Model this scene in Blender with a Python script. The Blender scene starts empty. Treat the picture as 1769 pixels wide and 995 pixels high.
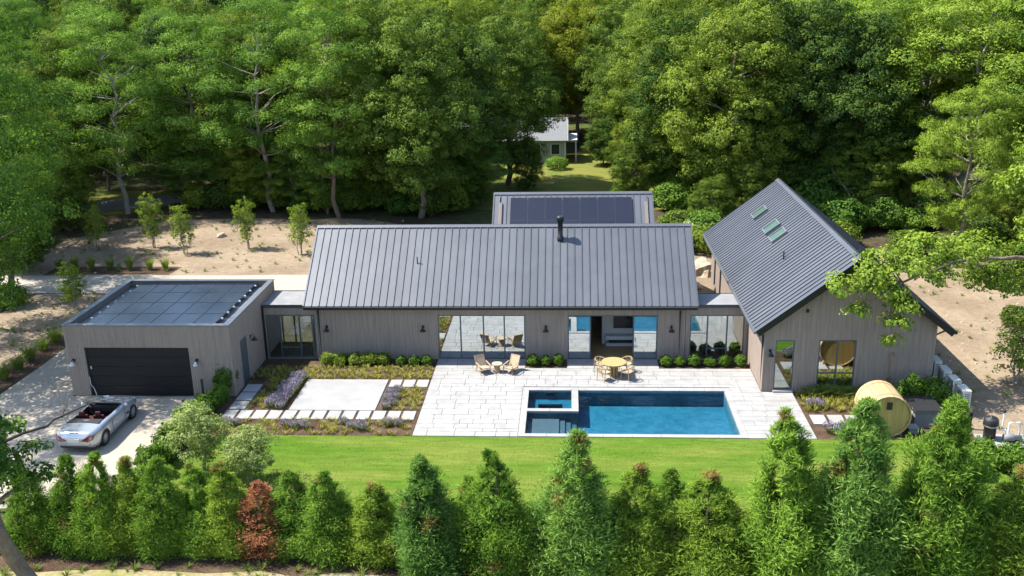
import bpy, math, random
import numpy as np
from mathutils import Vector, Matrix

# ------------------------------------------------------------------ camera, world, sun, exposure
sc = bpy.context.scene
col = sc.collection
CAM_H, F_PX = 18.6, 1661.3
PITCH, YAW, ROLL = .3087, -.0621, -.0202
fw = Vector((math.sin(YAW)*math.cos(PITCH), math.cos(YAW)*math.cos(PITCH), -math.sin(PITCH)))
rt = Vector((math.cos(YAW), -math.sin(YAW), 0))
up = rt.cross(fw)
rt, up = rt*math.cos(ROLL)+up*math.sin(ROLL), up*math.cos(ROLL)-rt*math.sin(ROLL)
cam_d = bpy.data.cameras.new('camera')
cam_d.sensor_width = 36; cam_d.lens = 36*F_PX/1769
cam_d.clip_start = .5; cam_d.clip_end = 3000
cam = bpy.data.objects.new('camera', cam_d); col.objects.link(cam)
cam.matrix_world = Matrix(((rt.x, up.x, -fw.x, 0), (rt.y, up.y, -fw.y, 0), (rt.z, up.z, -fw.z, CAM_H), (0, 0, 0, 1)))
sc.camera = cam

S = Vector((-.673, .09, 1)).normalized()          # towards the sun
world = bpy.data.worlds.new('World'); sc.world = world; world.use_nodes = True
wn = world.node_tree
sky = wn.nodes.new('ShaderNodeTexSky'); sky.sky_type = 'NISHITA'; sky.sun_disc = False
sky.sun_elevation = math.asin(S.z); sky.sun_rotation = math.atan2(S.x, S.y) % (2*math.pi)
sky.air_density = 1.0; sky.dust_density = .6; sky.ozone_density = 1.0
wn.links.new(sky.outputs[0], wn.nodes['Background'].inputs[0])
wn.nodes['Background'].inputs[1].default_value = .15
sun_d = bpy.data.lights.new('sun', 'SUN'); sun_d.energy = 4.8; sun_d.angle = math.radians(.53); sun_d.color = (1, .955, .88)
sun = bpy.data.objects.new('sun', sun_d); col.objects.link(sun)
sun.rotation_euler = S.to_track_quat('Z', 'Y').to_euler(); sun.location = (-30, 10, 60)
sc.view_settings.view_transform = 'Standard'; sc.view_settings.look = 'None'
sc.view_settings.exposure = 1.35; sc.view_settings.gamma = 1
sc.render.engine = 'CYCLES'
cy = sc.cycles
cy.max_bounces = 7; cy.diffuse_bounces = 3; cy.glossy_bounces = 3; cy.transmission_bounces = 4; cy.transparent_max_bounces = 12
cy.caustics_reflective = False; cy.caustics_refractive = False
cy.use_denoising = True
cy.use_adaptive_sampling = True; cy.adaptive_threshold = .02

# ------------------------------------------------------------------ helpers
R = random.Random(7)
NP = np.random.default_rng(11)

def wpos(o):
    p = Vector((0, 0, 0))
    while o is not None:
        p += o.location; o = o.parent
    return p

class MB:
    """collects faces, then links them as ONE mesh object"""
    def __init__(s): s.v = []; s.f = []
    def hexa(s, p):                       # p: 4 bottom (ccw) + 4 top
        n = len(s.v); s.v += [tuple(q) for q in p]
        s.f += [(n+3, n+2, n+1, n), (n+4, n+5, n+6, n+7)] + [(n+i, n+(i+1) % 4, n+4+(i+1) % 4, n+4+i) for i in range(4)]
        return s
    def box(s, x0, x1, y0, y1, z0, z1):
        return s.hexa([(x0, y0, z0), (x1, y0, z0), (x1, y1, z0), (x0, y1, z0), (x0, y0, z1), (x1, y0, z1), (x1, y1, z1), (x0, y1, z1)])
    def obox(s, c, ax, ay, az):           # centre and three half-axes
        c, ax, ay, az = Vector(c), Vector(ax), Vector(ay), Vector(az)
        q = [(-1, -1), (1, -1), (1, 1), (-1, 1)]
        return s.hexa([c+ax*i+ay*j-az for i, j in q]+[c+ax*i+ay*j+az for i, j in q])
    def quad(s, *p):
        n = len(s.v); s.v += [tuple(q) for q in p]; s.f.append(tuple(range(n, n+len(p)))); return s
    def prism(s, pts, d):                 # polygon swept along the vector d
        n = len(s.v); k = len(pts); d = Vector(d)
        s.v += [tuple(p) for p in pts]+[tuple(Vector(p)+d) for p in pts]
        s.f += [tuple(range(n+k-1, n-1, -1)), tuple(range(n+k, n+2*k))]+[(n+i, n+(i+1) % k, n+k+(i+1) % k, n+k+i) for i in range(k)]
        return s
    def tube(s, pts, rad, n=8, cap=True):
        pts = [Vector(p) for p in pts]
        if not hasattr(rad, '__len__'): rad = [rad]*len(pts)
        base = len(s.v); ref = None
        for i, p in enumerate(pts):
            t = (pts[min(i+1, len(pts)-1)]-pts[max(i-1, 0)]).normalized()
            if ref is None: ref = Vector((0, 0, 1)) if abs(t.z) < .9 else Vector((1, 0, 0))
            a = t.cross(ref).normalized(); b = t.cross(a); ref = -b if False else ref
            for k in range(n):
                w = 2*math.pi*k/n; s.v.append(tuple(p+(a*math.cos(w)+b*math.sin(w))*rad[i]))
        for i in range(len(pts)-1):
            for k in range(n):
                s.f.append((base+i*n+k, base+i*n+(k+1) % n, base+(i+1)*n+(k+1) % n, base+(i+1)*n+k))
        if cap:
            s.f.append(tuple(base+k for k in range(n))[::-1]); s.f.append(tuple(base+(len(pts)-1)*n+k for k in range(n)))
        return s
    def lathe(s, prof, c=(0, 0, 0), n=20, axis='z'):   # prof: (r, h)
        base = len(s.v)
        for r, h in prof:
            for k in range(n):
                w = 2*math.pi*k/n; x, y = r*math.cos(w), r*math.sin(w)
                p = (x, y, h) if axis == 'z' else ((x, h, y) if axis == 'y' else (h, x, y))
                s.v.append((c[0]+p[0], c[1]+p[1], c[2]+p[2]))
        for i in range(len(prof)-1):
            for k in range(n):
                s.f.append((base+i*n+k, base+i*n+(k+1) % n, base+(i+1)*n+(k+1) % n, base+(i+1)*n+k))
        s.f.append(tuple(base+k for k in range(n))[::-1]); s.f.append(tuple(base+(len(prof)-1)*n+k for k in range(n)))
        return s
    def mesh(s, name, mat, smooth=False):
        me = bpy.data.meshes.new(name); me.from_pydata(s.v, [], s.f); me.materials.append(mat)
        if smooth: me.polygons.foreach_set('use_smooth', [True]*len(me.polygons))
        me.update(); return me
    def build(s, name, mat, parent=None, smooth=False, kind=None):
        return link(name, s.mesh(name, mat, smooth), parent, kind)

def link(name, me, parent=None, kind=None, loc=None):
    o = bpy.data.objects.new(name, me); col.objects.link(o)
    if parent is not None:
        o.parent = parent
        o.location = -wpos(parent)
    if loc is not None: o.location = Vector(loc)-(wpos(parent) if parent is not None else Vector())
    if kind: o['kind'] = kind
    return o
def tag(o, label, cat, group=None):
    o['label'] = label; o['category'] = cat
    if group: o['group'] = group
    return o
def thing(name, label, cat, loc=(0, 0, 0), group=None):
    o = bpy.data.objects.new(name, None); col.objects.link(o); o.location = loc; o.empty_display_size = .3
    return tag(o, label, cat, group)
def copy_tree(o, parent=None):
    c = o.copy(); col.objects.link(c); c.parent = parent
    for ch in list(o.children): copy_tree(ch, c)
    return c
def place(root, first, loc, rz=0, sc_=(1, 1, 1), label=None, group=None):
    o = root if first else copy_tree(root)
    o.location = loc; o.rotation_euler = (0, 0, rz); o.scale = sc_ if hasattr(sc_, '__len__') else (sc_,)*3
    if label: o['label'] = label
    if group: o['group'] = group
    return o
class Proto:
    """first use moves the prototype itself, later uses copy it"""
    def __init__(s, root): s.root = root; s.used = False
    def put(s, loc, rz=0, sc_=(1, 1, 1), label=None, group=None):
        o = place(s.root, not s.used, loc, rz, sc_, label, group); s.used = True; return o
ORD = 'first second third fourth fifth sixth seventh eighth ninth tenth eleventh twelfth thirteenth fourteenth fifteenth sixteenth seventeenth eighteenth nineteenth twentieth'.split()
def nth(i): return ORD[i] if i < 20 else '%d%s' % (i+1, {1: 'st', 2: 'nd', 3: 'rd'}.get((i+1) % 10 if (i+1) % 100 not in (11, 12, 13) else 0, 'th'))

def np_mesh(name, V, F, mat, tint=None):
    V = np.asarray(V, np.float32); F = np.asarray(F, np.int32); n, k = F.shape
    me = bpy.data.meshes.new(name)
    me.vertices.add(len(V)); me.vertices.foreach_set('co', V.ravel())
    me.loops.add(n*k); me.loops.foreach_set('vertex_index', F.ravel())
    me.polygons.add(n); me.polygons.foreach_set('loop_start', np.arange(0, n*k, k, dtype=np.int32))
    try: me.polygons.foreach_set('loop_total', np.full(n, k, np.int32))
    except Exception: pass
    if tint is not None:
        a = me.attributes.new('tint', 'FLOAT', 'FACE'); a.data.foreach_set('value', np.asarray(tint, np.float32))
    me.materials.append(mat); me.update(calc_edges=True); me.validate()
    return me
def unit(a): return a/(np.linalg.norm(a, axis=-1, keepdims=True)+1e-9)
def leaf_quads(c, nrm, ax, ln, wd, fold=.25):
    """rhombic leaves: centres c, normals nrm, long axes ax"""
    nrm = unit(nrm); ax = unit(ax-nrm*np.sum(ax*nrm, 1, keepdims=True)); b = np.cross(nrm, ax)
    ln = np.asarray(ln)[:, None] if np.ndim(ln) else ln; wd = np.asarray(wd)[:, None] if np.ndim(wd) else wd
    p = np.stack([c-ax*ln*.5, c+b*wd*.5+nrm*wd*fold, c+ax*ln*.5, c-b*wd*.5+nrm*wd*fold], 1)
    return p.reshape(-1, 3), np.arange(len(c)*4).reshape(-1, 4)

# ------------------------------------------------------------------ materials
def _nodes(name):
    m = bpy.data.materials.new(name); m.use_nodes = True; nt = m.node_tree
    return m, nt, nt.nodes['Principled BSDF'], nt.nodes, nt.links
def mat(name, c, rough=.6, metal=0., var=.12, scale=3., detail=6., c2=None, c2amt=.5, c2scale=.6, bump=0., bscale=30., rnd=0., spec=.5, coat=0., stretch=None):
    m, nt, b, N, L = _nodes(name)
    geo = N.new('ShaderNodeNewGeometry'); pos = geo.outputs['Position']
    if stretch:
        mp = N.new('ShaderNodeMapping'); mp.inputs['Scale'].default_value = stretch; L.new(pos, mp.inputs['Vector']); pos = mp.outputs[0]
    nz = N.new('ShaderNodeTexNoise'); nz.inputs['Scale'].default_value = scale; nz.inputs['Detail'].default_value = detail; nz.inputs['Roughness'].default_value = .65
    L.new(pos, nz.inputs['Vector'])
    mr = N.new('ShaderNodeMapRange'); mr.inputs[1].default_value = .28; mr.inputs[2].default_value = .72
    mr.inputs[3].default_value = 1-var; mr.inputs[4].default_value = 1+var; L.new(nz.outputs[0], mr.inputs[0])
    val = mr.outputs[0]
    if rnd:
        oi = N.new('ShaderNodeObjectInfo'); m2 = N.new('ShaderNodeMapRange')
        m2.inputs[3].default_value = 1-rnd; m2.inputs[4].default_value = 1+rnd; L.new(oi.outputs['Random'], m2.inputs[0])
        mu = N.new('ShaderNodeMath'); mu.operation = 'MULTIPLY'; L.new(val, mu.inputs[0]); L.new(m2.outputs[0], mu.inputs[1]); val = mu.outputs[0]
    base = N.new('ShaderNodeRGB'); base.outputs[0].default_value = (*c, 1); out = base.outputs[0]
    if c2:
        n2 = N.new('ShaderNodeTexNoise'); n2.inputs['Scale'].default_value = c2scale; n2.inputs['Detail'].default_value = 5; L.new(pos, n2.inputs['Vector'])
        r2 = N.new('ShaderNodeMapRange'); r2.inputs[1].default_value = .42; r2.inputs[2].default_value = .62; r2.inputs[4].default_value = c2amt*2 if c2amt <= .5 else 1
        L.new(n2.outputs[0], r2.inputs[0])
        mx = N.new('ShaderNodeMix'); mx.data_type = 'RGBA'; L.new(r2.outputs[0], mx.inputs[0]); L.new(out, mx.inputs[6]); mx.inputs[7].default_value = (*c2, 1); out = mx.outputs[2]
    vm = N.new('ShaderNodeVectorMath'); vm.operation = 'SCALE'; L.new(out, vm.inputs[0]); L.new(val, vm.inputs['Scale'])
    L.new(vm.outputs[0], b.inputs['Base Color'])
    b.inputs['Roughness'].default_value = rough; b.inputs['Metallic'].default_value = metal
    b.inputs['Specular IOR Level'].default_value = spec; b.inputs['Coat Weight'].default_value = coat
    if bump:
        n3 = N.new('ShaderNodeTexNoise'); n3.inputs['Scale'].default_value = bscale; n3.inputs['Detail'].default_value = 4; L.new(pos, n3.inputs['Vector'])
        bp = N.new('ShaderNodeBump'); bp.inputs['Strength'].default_value = 1; bp.inputs['Distance'].default_value = bump
        L.new(n3.outputs[0], bp.inputs['Height']); L.new(bp.outputs[0], b.inputs['Normal'])
    return m
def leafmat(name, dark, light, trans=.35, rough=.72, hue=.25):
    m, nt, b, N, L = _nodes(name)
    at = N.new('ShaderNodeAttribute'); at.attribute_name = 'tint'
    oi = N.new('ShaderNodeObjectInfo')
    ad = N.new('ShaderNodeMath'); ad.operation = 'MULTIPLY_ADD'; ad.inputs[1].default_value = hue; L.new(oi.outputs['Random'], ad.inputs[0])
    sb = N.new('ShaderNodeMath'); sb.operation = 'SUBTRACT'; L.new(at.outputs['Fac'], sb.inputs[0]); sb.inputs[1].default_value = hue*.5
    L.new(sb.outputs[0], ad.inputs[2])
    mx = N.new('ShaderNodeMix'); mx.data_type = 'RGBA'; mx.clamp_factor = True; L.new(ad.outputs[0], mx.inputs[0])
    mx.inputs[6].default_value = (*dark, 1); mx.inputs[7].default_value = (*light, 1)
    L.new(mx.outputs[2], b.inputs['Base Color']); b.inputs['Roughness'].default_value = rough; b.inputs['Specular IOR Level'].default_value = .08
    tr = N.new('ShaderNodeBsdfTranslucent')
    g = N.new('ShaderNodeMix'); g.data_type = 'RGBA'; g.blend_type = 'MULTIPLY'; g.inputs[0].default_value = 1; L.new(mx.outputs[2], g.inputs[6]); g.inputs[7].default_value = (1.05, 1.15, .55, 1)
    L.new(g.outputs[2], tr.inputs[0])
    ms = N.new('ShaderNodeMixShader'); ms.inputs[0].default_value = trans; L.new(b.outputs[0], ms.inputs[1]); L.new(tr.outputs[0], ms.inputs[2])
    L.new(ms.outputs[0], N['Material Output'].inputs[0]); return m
def glassmat(name, refl=.5, tint=(.75, .85, .85), rough=.0):
    m, nt, b, N, L = _nodes(name); N.remove(b)
    t = N.new('ShaderNodeBsdfTransparent'); t.inputs[0].default_value = (*tint, 1)
    g = N.new('ShaderNodeBsdfGlossy'); g.inputs['Roughness'].default_value = rough; g.inputs[0].default_value = (.92, .96, .97, 1)
    fr = N.new('ShaderNodeFresnel'); fr.inputs[0].default_value = 1.5
    mr = N.new('ShaderNodeMapRange'); mr.inputs[3].default_value = refl; mr.inputs[4].default_value = 1; L.new(fr.outputs[0], mr.inputs[0])
    ms = N.new('ShaderNodeMixShader'); L.new(mr.outputs[0], ms.inputs[0]); L.new(t.outputs[0], ms.inputs[1]); L.new(g.outputs[0], ms.inputs[2])
    L.new(ms.outputs[0], N['Material Output'].inputs[0]); return m
def watermat(name, absorb, density):
    m, nt, b, N, L = _nodes(name); N.remove(b)
    t = N.new('ShaderNodeBsdfTransparent'); t.inputs[0].default_value = (.97, .99, 1, 1)
    g = N.new('ShaderNodeBsdfGlossy'); g.inputs['Roughness'].default_value = .03
    geo = N.new('ShaderNodeNewGeometry'); nz = N.new('ShaderNodeTexNoise'); nz.inputs['Scale'].default_value = 2.6; nz.inputs['Detail'].default_value = 3; nz.inputs['Distortion'].default_value = .6
    L.new(geo.outputs['Position'], nz.inputs['Vector'])
    bp = N.new('ShaderNodeBump'); bp.inputs['Distance'].default_value = .03; bp.inputs['Strength'].default_value = .8; L.new(nz.outputs[0], bp.inputs['Height'])
    L.new(bp.outputs[0], g.inputs['Normal'])
    fr = N.new('ShaderNodeFresnel'); fr.inputs[0].default_value = 1.33; L.new(bp.outputs[0], fr.inputs['Normal'])
    ms = N.new('ShaderNodeMixShader'); L.new(fr.outputs[0], ms.inputs[0]); L.new(t.outputs[0], ms.inputs[1]); L.new(g.outputs[0], ms.inputs[2])
    va = N.new('ShaderNodeVolumeAbsorption'); va.inputs['Color'].default_value = (*absorb, 1); va.inputs['Density'].default_value = density
    L.new(ms.outputs[0], N['Material Output'].inputs[0]); L.new(va.outputs[0], N['Material Output'].inputs['Volume']); return m
def lawnmat(name, c, c2, c3):
    m = mat(name, c, .9, var=.22, scale=14, c2=c2, c2amt=.5, c2scale=.35, bump=.02, bscale=60, spec=.15, stretch=(1, 1.6, 1))
    return m

M = {}
M['forest'] = mat('forest_floor', (.055, .042, .026), .95, var=.45, scale=1.5, c2=(.06, .075, .02), c2amt=.5, c2scale=.12, bump=.05, bscale=8, spec=.1)
M['soil'] = mat('sandy_soil', (0.233, 0.180, 0.124), .95, var=.2, scale=2.2, c2=(0.179, 0.134, 0.090), c2amt=.45, c2scale=.25, bump=.05, bscale=5, spec=.1)
M['gravel'] = mat('pale_gravel', (0.367, 0.319, 0.254), .95, var=.25, scale=22, c2=(0.316, 0.271, 0.213), c2amt=.4, c2scale=.8, bump=.02, bscale=60, spec=.15)
M['gravel2'] = mat('pale_drive', (0.320, 0.286, 0.234), .95, var=.15, scale=14, bump=.015, bscale=60, spec=.15)
M['mulch'] = mat('bark_mulch', (0.065, 0.040, 0.026), .95, var=.45, scale=12, c2=(0.099, 0.067, 0.043), c2amt=.45, c2scale=1.2, bump=.05, bscale=25, spec=.1)
M['lawn'] = mat('lawn_turf', (.066, .122, .014), .95, var=.25, scale=3.0, c2=(.118, .148, .028), c2amt=.5, c2scale=.45, spec=.0, stretch=(.3, 1.8, 1))
M['dry_lawn'] = lawnmat('dry_turf', (0.156, 0.150, 0.032), (0.098, 0.130, 0.023), None)
M['verge'] = mat('dry_verge', (0.255, 0.212, 0.111), .95, var=.25, scale=6, c2=(0.170, 0.178, 0.051), c2amt=.4, c2scale=.8, spec=.1)
M['asphalt'] = mat('old_asphalt', (.12, .12, .125), .9, var=.15, scale=20, bump=.01, bscale=80)
M['paver'] = mat('pale_paver', (0.278, 0.270, 0.257), .75, var=.09, scale=3.5, c2=(0.235, 0.229, 0.218), c2amt=.45, c2scale=1.6, rnd=.035, bump=.004, bscale=40, spec=.3)
M['joint'] = mat('paver_joint', (0.269, 0.261, 0.249), .95, var=.1)
M['concrete'] = mat('pale_concrete', (0.271, 0.265, 0.254), .8, var=.07, scale=2, c2=(0.238, 0.232, 0.221), c2amt=.4, c2scale=.9, rnd=.05, spec=.3)
M['basin'] = mat('pool_plaster', (0.073, 0.165, 0.208), .6, var=.22, scale=9, detail=4, c2=(0.047, 0.124, 0.169), c2amt=.4, c2scale=2.2, spec=.3)
M['ledge'] = mat('ledge_pebble', (0.076, 0.089, 0.106), .6, var=.2, scale=26, spec=.3)
M['water'] = watermat('pool_water', (.0, .735, .875), .80)
M['clad'] = mat('weathered_cladding', (0.286, 0.227, 0.187), .8, var=.14, scale=2.0, c2=(0.246, 0.198, 0.165), c2amt=.5, c2scale=1.1, stretch=(9, 9, .5), spec=.2)
M['core'] = mat('cladding_shadow_gap', (.15, .125, .11), .9, var=.05)
M['roof'] = mat('zinc_roof', (0.081, 0.087, 0.100), .45, .2, var=.06, scale=1.2, c2=(0.093, 0.099, 0.112), c2amt=.5, c2scale=.35, rnd=.09, bump=.006, bscale=1.6, spec=.5)
M['roof_trim'] = mat('roof_trim_metal', (.055, .06, .068), .4, .3, var=.06)
M['cap'] = mat('parapet_cap', (0.168, 0.178, 0.188), .4, .5, var=.06)
M['membrane'] = mat('roof_membrane', (0.208, 0.208, 0.208), .8, var=.1, c2=(0.168, 0.168, 0.168), c2scale=.7)
M['dark'] = mat('black_metal', (.012, .012, .013), .4, .2, var=.05)
M['door_black'] = mat('garage_door_black', (.010, .010, .011), .5, .0, var=.06, scale=1, spec=.3)
M['frame'] = mat('window_frame_grey', (.085, .10, .115), .45, .2, var=.05)
M['frame_dark'] = mat('window_frame_dark', (.05, .055, .06), .45, .2, var=.05)
M['glass'] = glassmat('door_glass', .52)
M['glass_clear'] = glassmat('link_glass', .28, (.86, .92, .9))
M['glass_green'] = glassmat('green_door_glass', .3, (.62, .78, .70))
M['glass_sky'] = glassmat('skylight_glass', .10, (.7, .8, .75))
M['car_glass'] = glassmat('windscreen_glass', .12, (.55, .6, .58))
M['pv'] = mat('solar_cells', (.014, .016, .026), .22, 0, var=.12, scale=.8, spec=.5, rnd=.1)
M['sky_pane'] = mat('skylight_pane', (.045, .085, .05), .22, 0, var=.2, scale=1.5, spec=.5)  # green of the trees' reflection is put into the pane's base colour
M['pv_frame'] = mat('solar_frame', (0.112, 0.115, 0.126), .35, .8, var=.05)
M['white'] = mat('white_paint', (0.509, 0.509, 0.496), .5, var=.04)
M['plaster'] = mat('interior_plaster', (0.527, 0.510, 0.476), .8, var=.04)
M['oak_floor'] = mat('oak_floor', (.33, .20, .095), .5, var=.15, scale=2, stretch=(1, 8, 1))
M['teak'] = mat('light_teak', (0.346, 0.239, 0.133), .6, var=.18, scale=3, stretch=(3, 3, 14), rnd=.06)
M['teak_table'] = mat('golden_teak', (0.372, 0.253, 0.106), .55, var=.16, scale=3, stretch=(2, 14, 2), rnd=.05)
M['weave'] = mat('woven_cord', (0.372, 0.286, 0.186), .85, var=.2, scale=40)
M['cedar'] = mat('cedar_stave', (0.399, 0.279, 0.140), .6, var=.16, scale=1.6, stretch=(8, 1, 8), rnd=.12)
M['cedar_front'] = mat('cedar_board', (0.399, 0.273, 0.093), .6, var=.14, scale=1.6, stretch=(10, 10, 1), rnd=.08)
M['steel'] = mat('steel', (.5, .5, .52), .3, .9, var=.05)
M['silver'] = mat('silver_paint', (0.402, 0.429, 0.464), .28, .55, var=.03, coat=.9)
M['tyre'] = mat('tyre_rubber', (.015, .015, .016), .8, var=.1)
M['rim'] = mat('alloy_rim', (.55, .56, .58), .3, .8, var=.04)
M['red_leather'] = mat('red_leather', (0.056, 0.006, 0.007), .5, var=.1)
M['black_trim'] = mat('black_trim', (.012, .012, .013), .6, var=.1)
M['tail'] = mat('tail_lamp', (.12, .008, .01), .12, 0, var=.05, coat=1)
M['plate'] = mat('licence_plate', (.5, .52, .5), .5, var=.05)
M['ac'] = mat('unit_white', (0.503, 0.496, 0.458), .5, var=.05)
M['ac_grille'] = mat('unit_grille', (.16, .165, .16), .6, var=.1)
M['post_wood'] = mat('raw_timber', (.42, .29, .16), .8, var=.15, scale=4, stretch=(2, 2, 12))
M['pvc'] = mat('white_pvc', (.72, .72, .7), .4, var=.03)
M['tub'] = mat('grey_tub', (.16, .165, .17), .7, var=.12)
M['brass'] = mat('brass', (.45, .33, .13), .35, .8, var=.05)
M['stone'] = mat('boulder_stone', (.42, .33, .23), .9, var=.25, scale=2.2, c2=(.32, .26, .2), c2amt=.4, c2scale=1.2, bump=.06, bscale=5)
M['bark'] = mat('grey_bark', (.17, .135, .10), .95, var=.35, scale=5, bump=.03, bscale=14, stretch=(1, 1, .35), spec=.1)
M['bark_pale'] = mat('pale_bark', (.26, .23, .185), .9, var=.3, scale=4, bump=.03, bscale=12, stretch=(1, 1, .4), spec=.1)
M['bark_dark'] = mat('dark_bark', (.07, .055, .042), .95, var=.35, scale=5, bump=.03, bscale=14, stretch=(1, 1, .35), spec=.1)
M['shingle'] = mat('grey_shingle', (0.173, 0.178, 0.182), .85, var=.15, scale=6)
M['siding'] = mat('pale_siding', (0.272, 0.294, 0.288), .7, var=.06)
M['siding2'] = mat('weathered_shingle_wall', (.30, .27, .23), .85, var=.15, scale=5)
M['lf_oak'] = leafmat('oak_leaves', (.022, .062, .012), (.235, .295, .036), .30, hue=.6)
M['lf_dark'] = leafmat('dark_oak_leaves', (.015, .048, .013), (.165, .235, .034), .28, hue=.55)
M['lf_locust'] = leafmat('locust_leaves', (.026, .082, .015), (.20, .315, .045), .32, hue=.55)
M['lf_bright'] = leafmat('bright_leaves', (.055, .12, .014), (.285, .37, .05), .36, hue=.4)
M['lf_yellow'] = leafmat('yellow_green_leaves', (.10, .14, .012), (.32, .33, .04), 0.40)
M['lf_arb'] = leafmat('conifer_sprays', (.026, .088, .012), (.235, .37, .045), .34, hue=.35)
M['lf_arb_y'] = leafmat('yellow_conifer_sprays', (.045, .11, .012), (.30, .40, .05), .34, hue=.35)
M['lf_arb_b'] = leafmat('soft_conifer_sprays', (.025, .088, .020), (.215, .35, .065), .34, hue=.35)
M['lf_rust'] = leafmat('rust_sprays', (.16, .05, .025), (.48, .20, .10), .28)
M['lf_birch'] = leafmat('pale_birch_leaves', (0.120, 0.166, 0.046), (0.331, 0.386, 0.138), .35)
M['lf_box'] = leafmat('boxwood_leaves', (.030, .080, .010), (.15, .25, .03), .25)
M['lf_sap'] = leafmat('sapling_leaves', (0.095, 0.152, 0.017), (0.257, 0.323, 0.048), .38)
M['lf_tuft'] = leafmat('groundcover_leaves', (.15, .155, .025), (.38, .36, .07), .3)
M['lf_grass'] = leafmat('grass_blades', (.045, .105, .010), (.11, .165, .022), .3)
M['lf_orn'] = leafmat('ornamental_grass_blades', (.07, .12, .02), (.24, .29, .07), .35)
M['lf_lav'] = leafmat('lavender_flowers', (0.171, 0.135, 0.234), (0.378, 0.315, 0.468), .25)
M['lf_twig'] = leafmat('dead_twigs', (.12, .07, .035), (.34, .22, .12), .05)
M['lf_var'] = leafmat('variegated_leaves', (.20, .26, .10), (.5, .55, .33), .3)
M['lf_brown'] = leafmat('browned_sprays', (.10, .085, .02), (.30, .21, .07), .3)

# ------------------------------------------------------------------ ground and paving
def wobble(pts, step=1.5, amp=.25):
    out = []
    for i, p in enumerate(pts):
        q = pts[(i+1) % len(pts)]; d = math.dist(p, q); n = max(1, int(d/step))
        for k in range(n):
            t = k/n; out.append((p[0]+(q[0]-p[0])*t+R.uniform(-amp, amp), p[1]+(q[1]-p[1])*t+R.uniform(-amp, amp)))
    return out
def sheet(name, pts, z, m, kind='structure'):
    return MB().quad(*[(x, y, z) for x, y in pts]).build(name, m, kind=kind)
PX0, PX1, PY0, PY1 = -1.9, 7.27, 37.5, 42.08           # pool opening
g = MB()
BIG = 700
hx0, hx1, hy0, hy1 = PX0-.12, PX1+.12, PY0-.12, PY1+.12
g.quad((-BIG, -BIG, 0), (BIG, -BIG, 0), (BIG, hy0, 0), (-BIG, hy0, 0)); g.quad((-BIG, hy1, 0), (BIG, hy1, 0), (BIG, BIG, 0), (-BIG, BIG, 0))
g.quad((-BIG, hy0, 0), (hx0, hy0, 0), (hx0, hy1, 0), (-BIG, hy1, 0)); g.quad((hx1, hy0, 0), (BIG, hy0, 0), (BIG, hy1, 0), (hx1, hy1, 0))
g.build('ground', M['forest'], kind='structure')
sheet('soil', wobble([(-41, 60.5), (-24, 60.5), (-12.9, 60.5), (-12.9, 74.5), (-17, 77), (-26, 77.5), (-34, 77), (-39, 71)], 2, .5), .004, M['soil'])
sheet('sandy_ground', wobble([(16.75, 37.6), (30, 36.5), (34, 50), (31, 62), (22, 66), (17.5, 67), (9, 66), (5.3, 63), (5.3, 46.3), (9.1, 46.3), (9.2, 59), (16.6, 59)], 2, .3), .004, M['soil'])
sheet('garage_side_soil', wobble([(-35, 48), (-27.3, 41), (-27.3, 57.3), (-34, 57.3)], 2, .3), .004, M['soil'])
sheet('courtyard_soil', [(-23.8, 48.6), (-13.3, 48.6), (-13.3, 57.4), (-23.8, 57.4)], .004, M['soil'])
sheet('planted_strip', wobble([(-36.2, 61.3), (-27.2, 61.3), (-27.0, 63.2), (-36, 63.3)], 1, .12), .009, M['mulch'])
sheet('side_planting_bed', wobble([(-29.4, 41), (-27.45, 40), (-27.4, 49), (-29.3, 50)], 1.2, .12), .009, M['mulch'])
sheet('driveway', wobble([(-27.4, 30.6), (-17.15, 31.2), (-17.2, 41.2), (-23.8, 41.3), (-23.8, 57.2), (-27.4, 57.2)], 2, .1), .012, M['gravel'])
sheet('access_drive', wobble([(-70, 57.2), (-13.3, 57.2), (-13.3, 61.05), (-70, 61.2)], 3, .12), .016, M['gravel2'])
sheet('road', wobble([(-60, 72), (-46, 78), (-40, 81), (-33, 85), (-31, 89), (-41, 86), (-49, 82), (-62, 76)], 2, .2), .008, M['asphalt'])
sheet('rear_lawn', wobble([(-12, 80), (10, 80), (9, 92), (8, 108), (-9, 108)], 2, .5), .006, M['dry_lawn'])
sheet('glade_lawn', wobble([(-50, 78), (-44, 77), (-37, 81), (-34, 88), (-46, 90), (-54, 84)], 2, .5), .004, M['dry_lawn'])
sheet('lawn', [(-17.0, 29.4), (16.8, 29.4), (17.0, 37.2), (-15.9, 37.2)], .020, M['lawn'])
sheet('hedge_bed', wobble([(-30, 27.05), (-6, 27.1), (-4.5, 25), (17, 25), (19, 30), (-17, 29.7), (-30, 30.9)], 1.5, .2), .024, M['mulch'])
sheet('verge', wobble([(-34, 18), (17, 18), (17, 27), (-34, 27.4)], 1.5, .15), .014, M['verge'])
sheet('front_garden_bed', [(-15.84, 37.22), (-6.78, 37.22), (-6.78, 46.06), (-15.84, 46.06)], .014, M['mulch'])
sheet('side_garden_bed', [(10.44, 37.22), (16.9, 37.22), (16.9, 42.1), (10.44, 42.1)], .014, M['mulch'])
sheet('fence_bed', wobble([(-17.1, 31), (-15.85, 31), (-15.9, 41.2), (-17.15, 41.2)], 1, .08), .017, M['mulch'])
MB().box(-12.86, -8.86, 39.72, 43.28, .0, .055).build('concrete_pad', M['concrete'], kind='structure')

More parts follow.
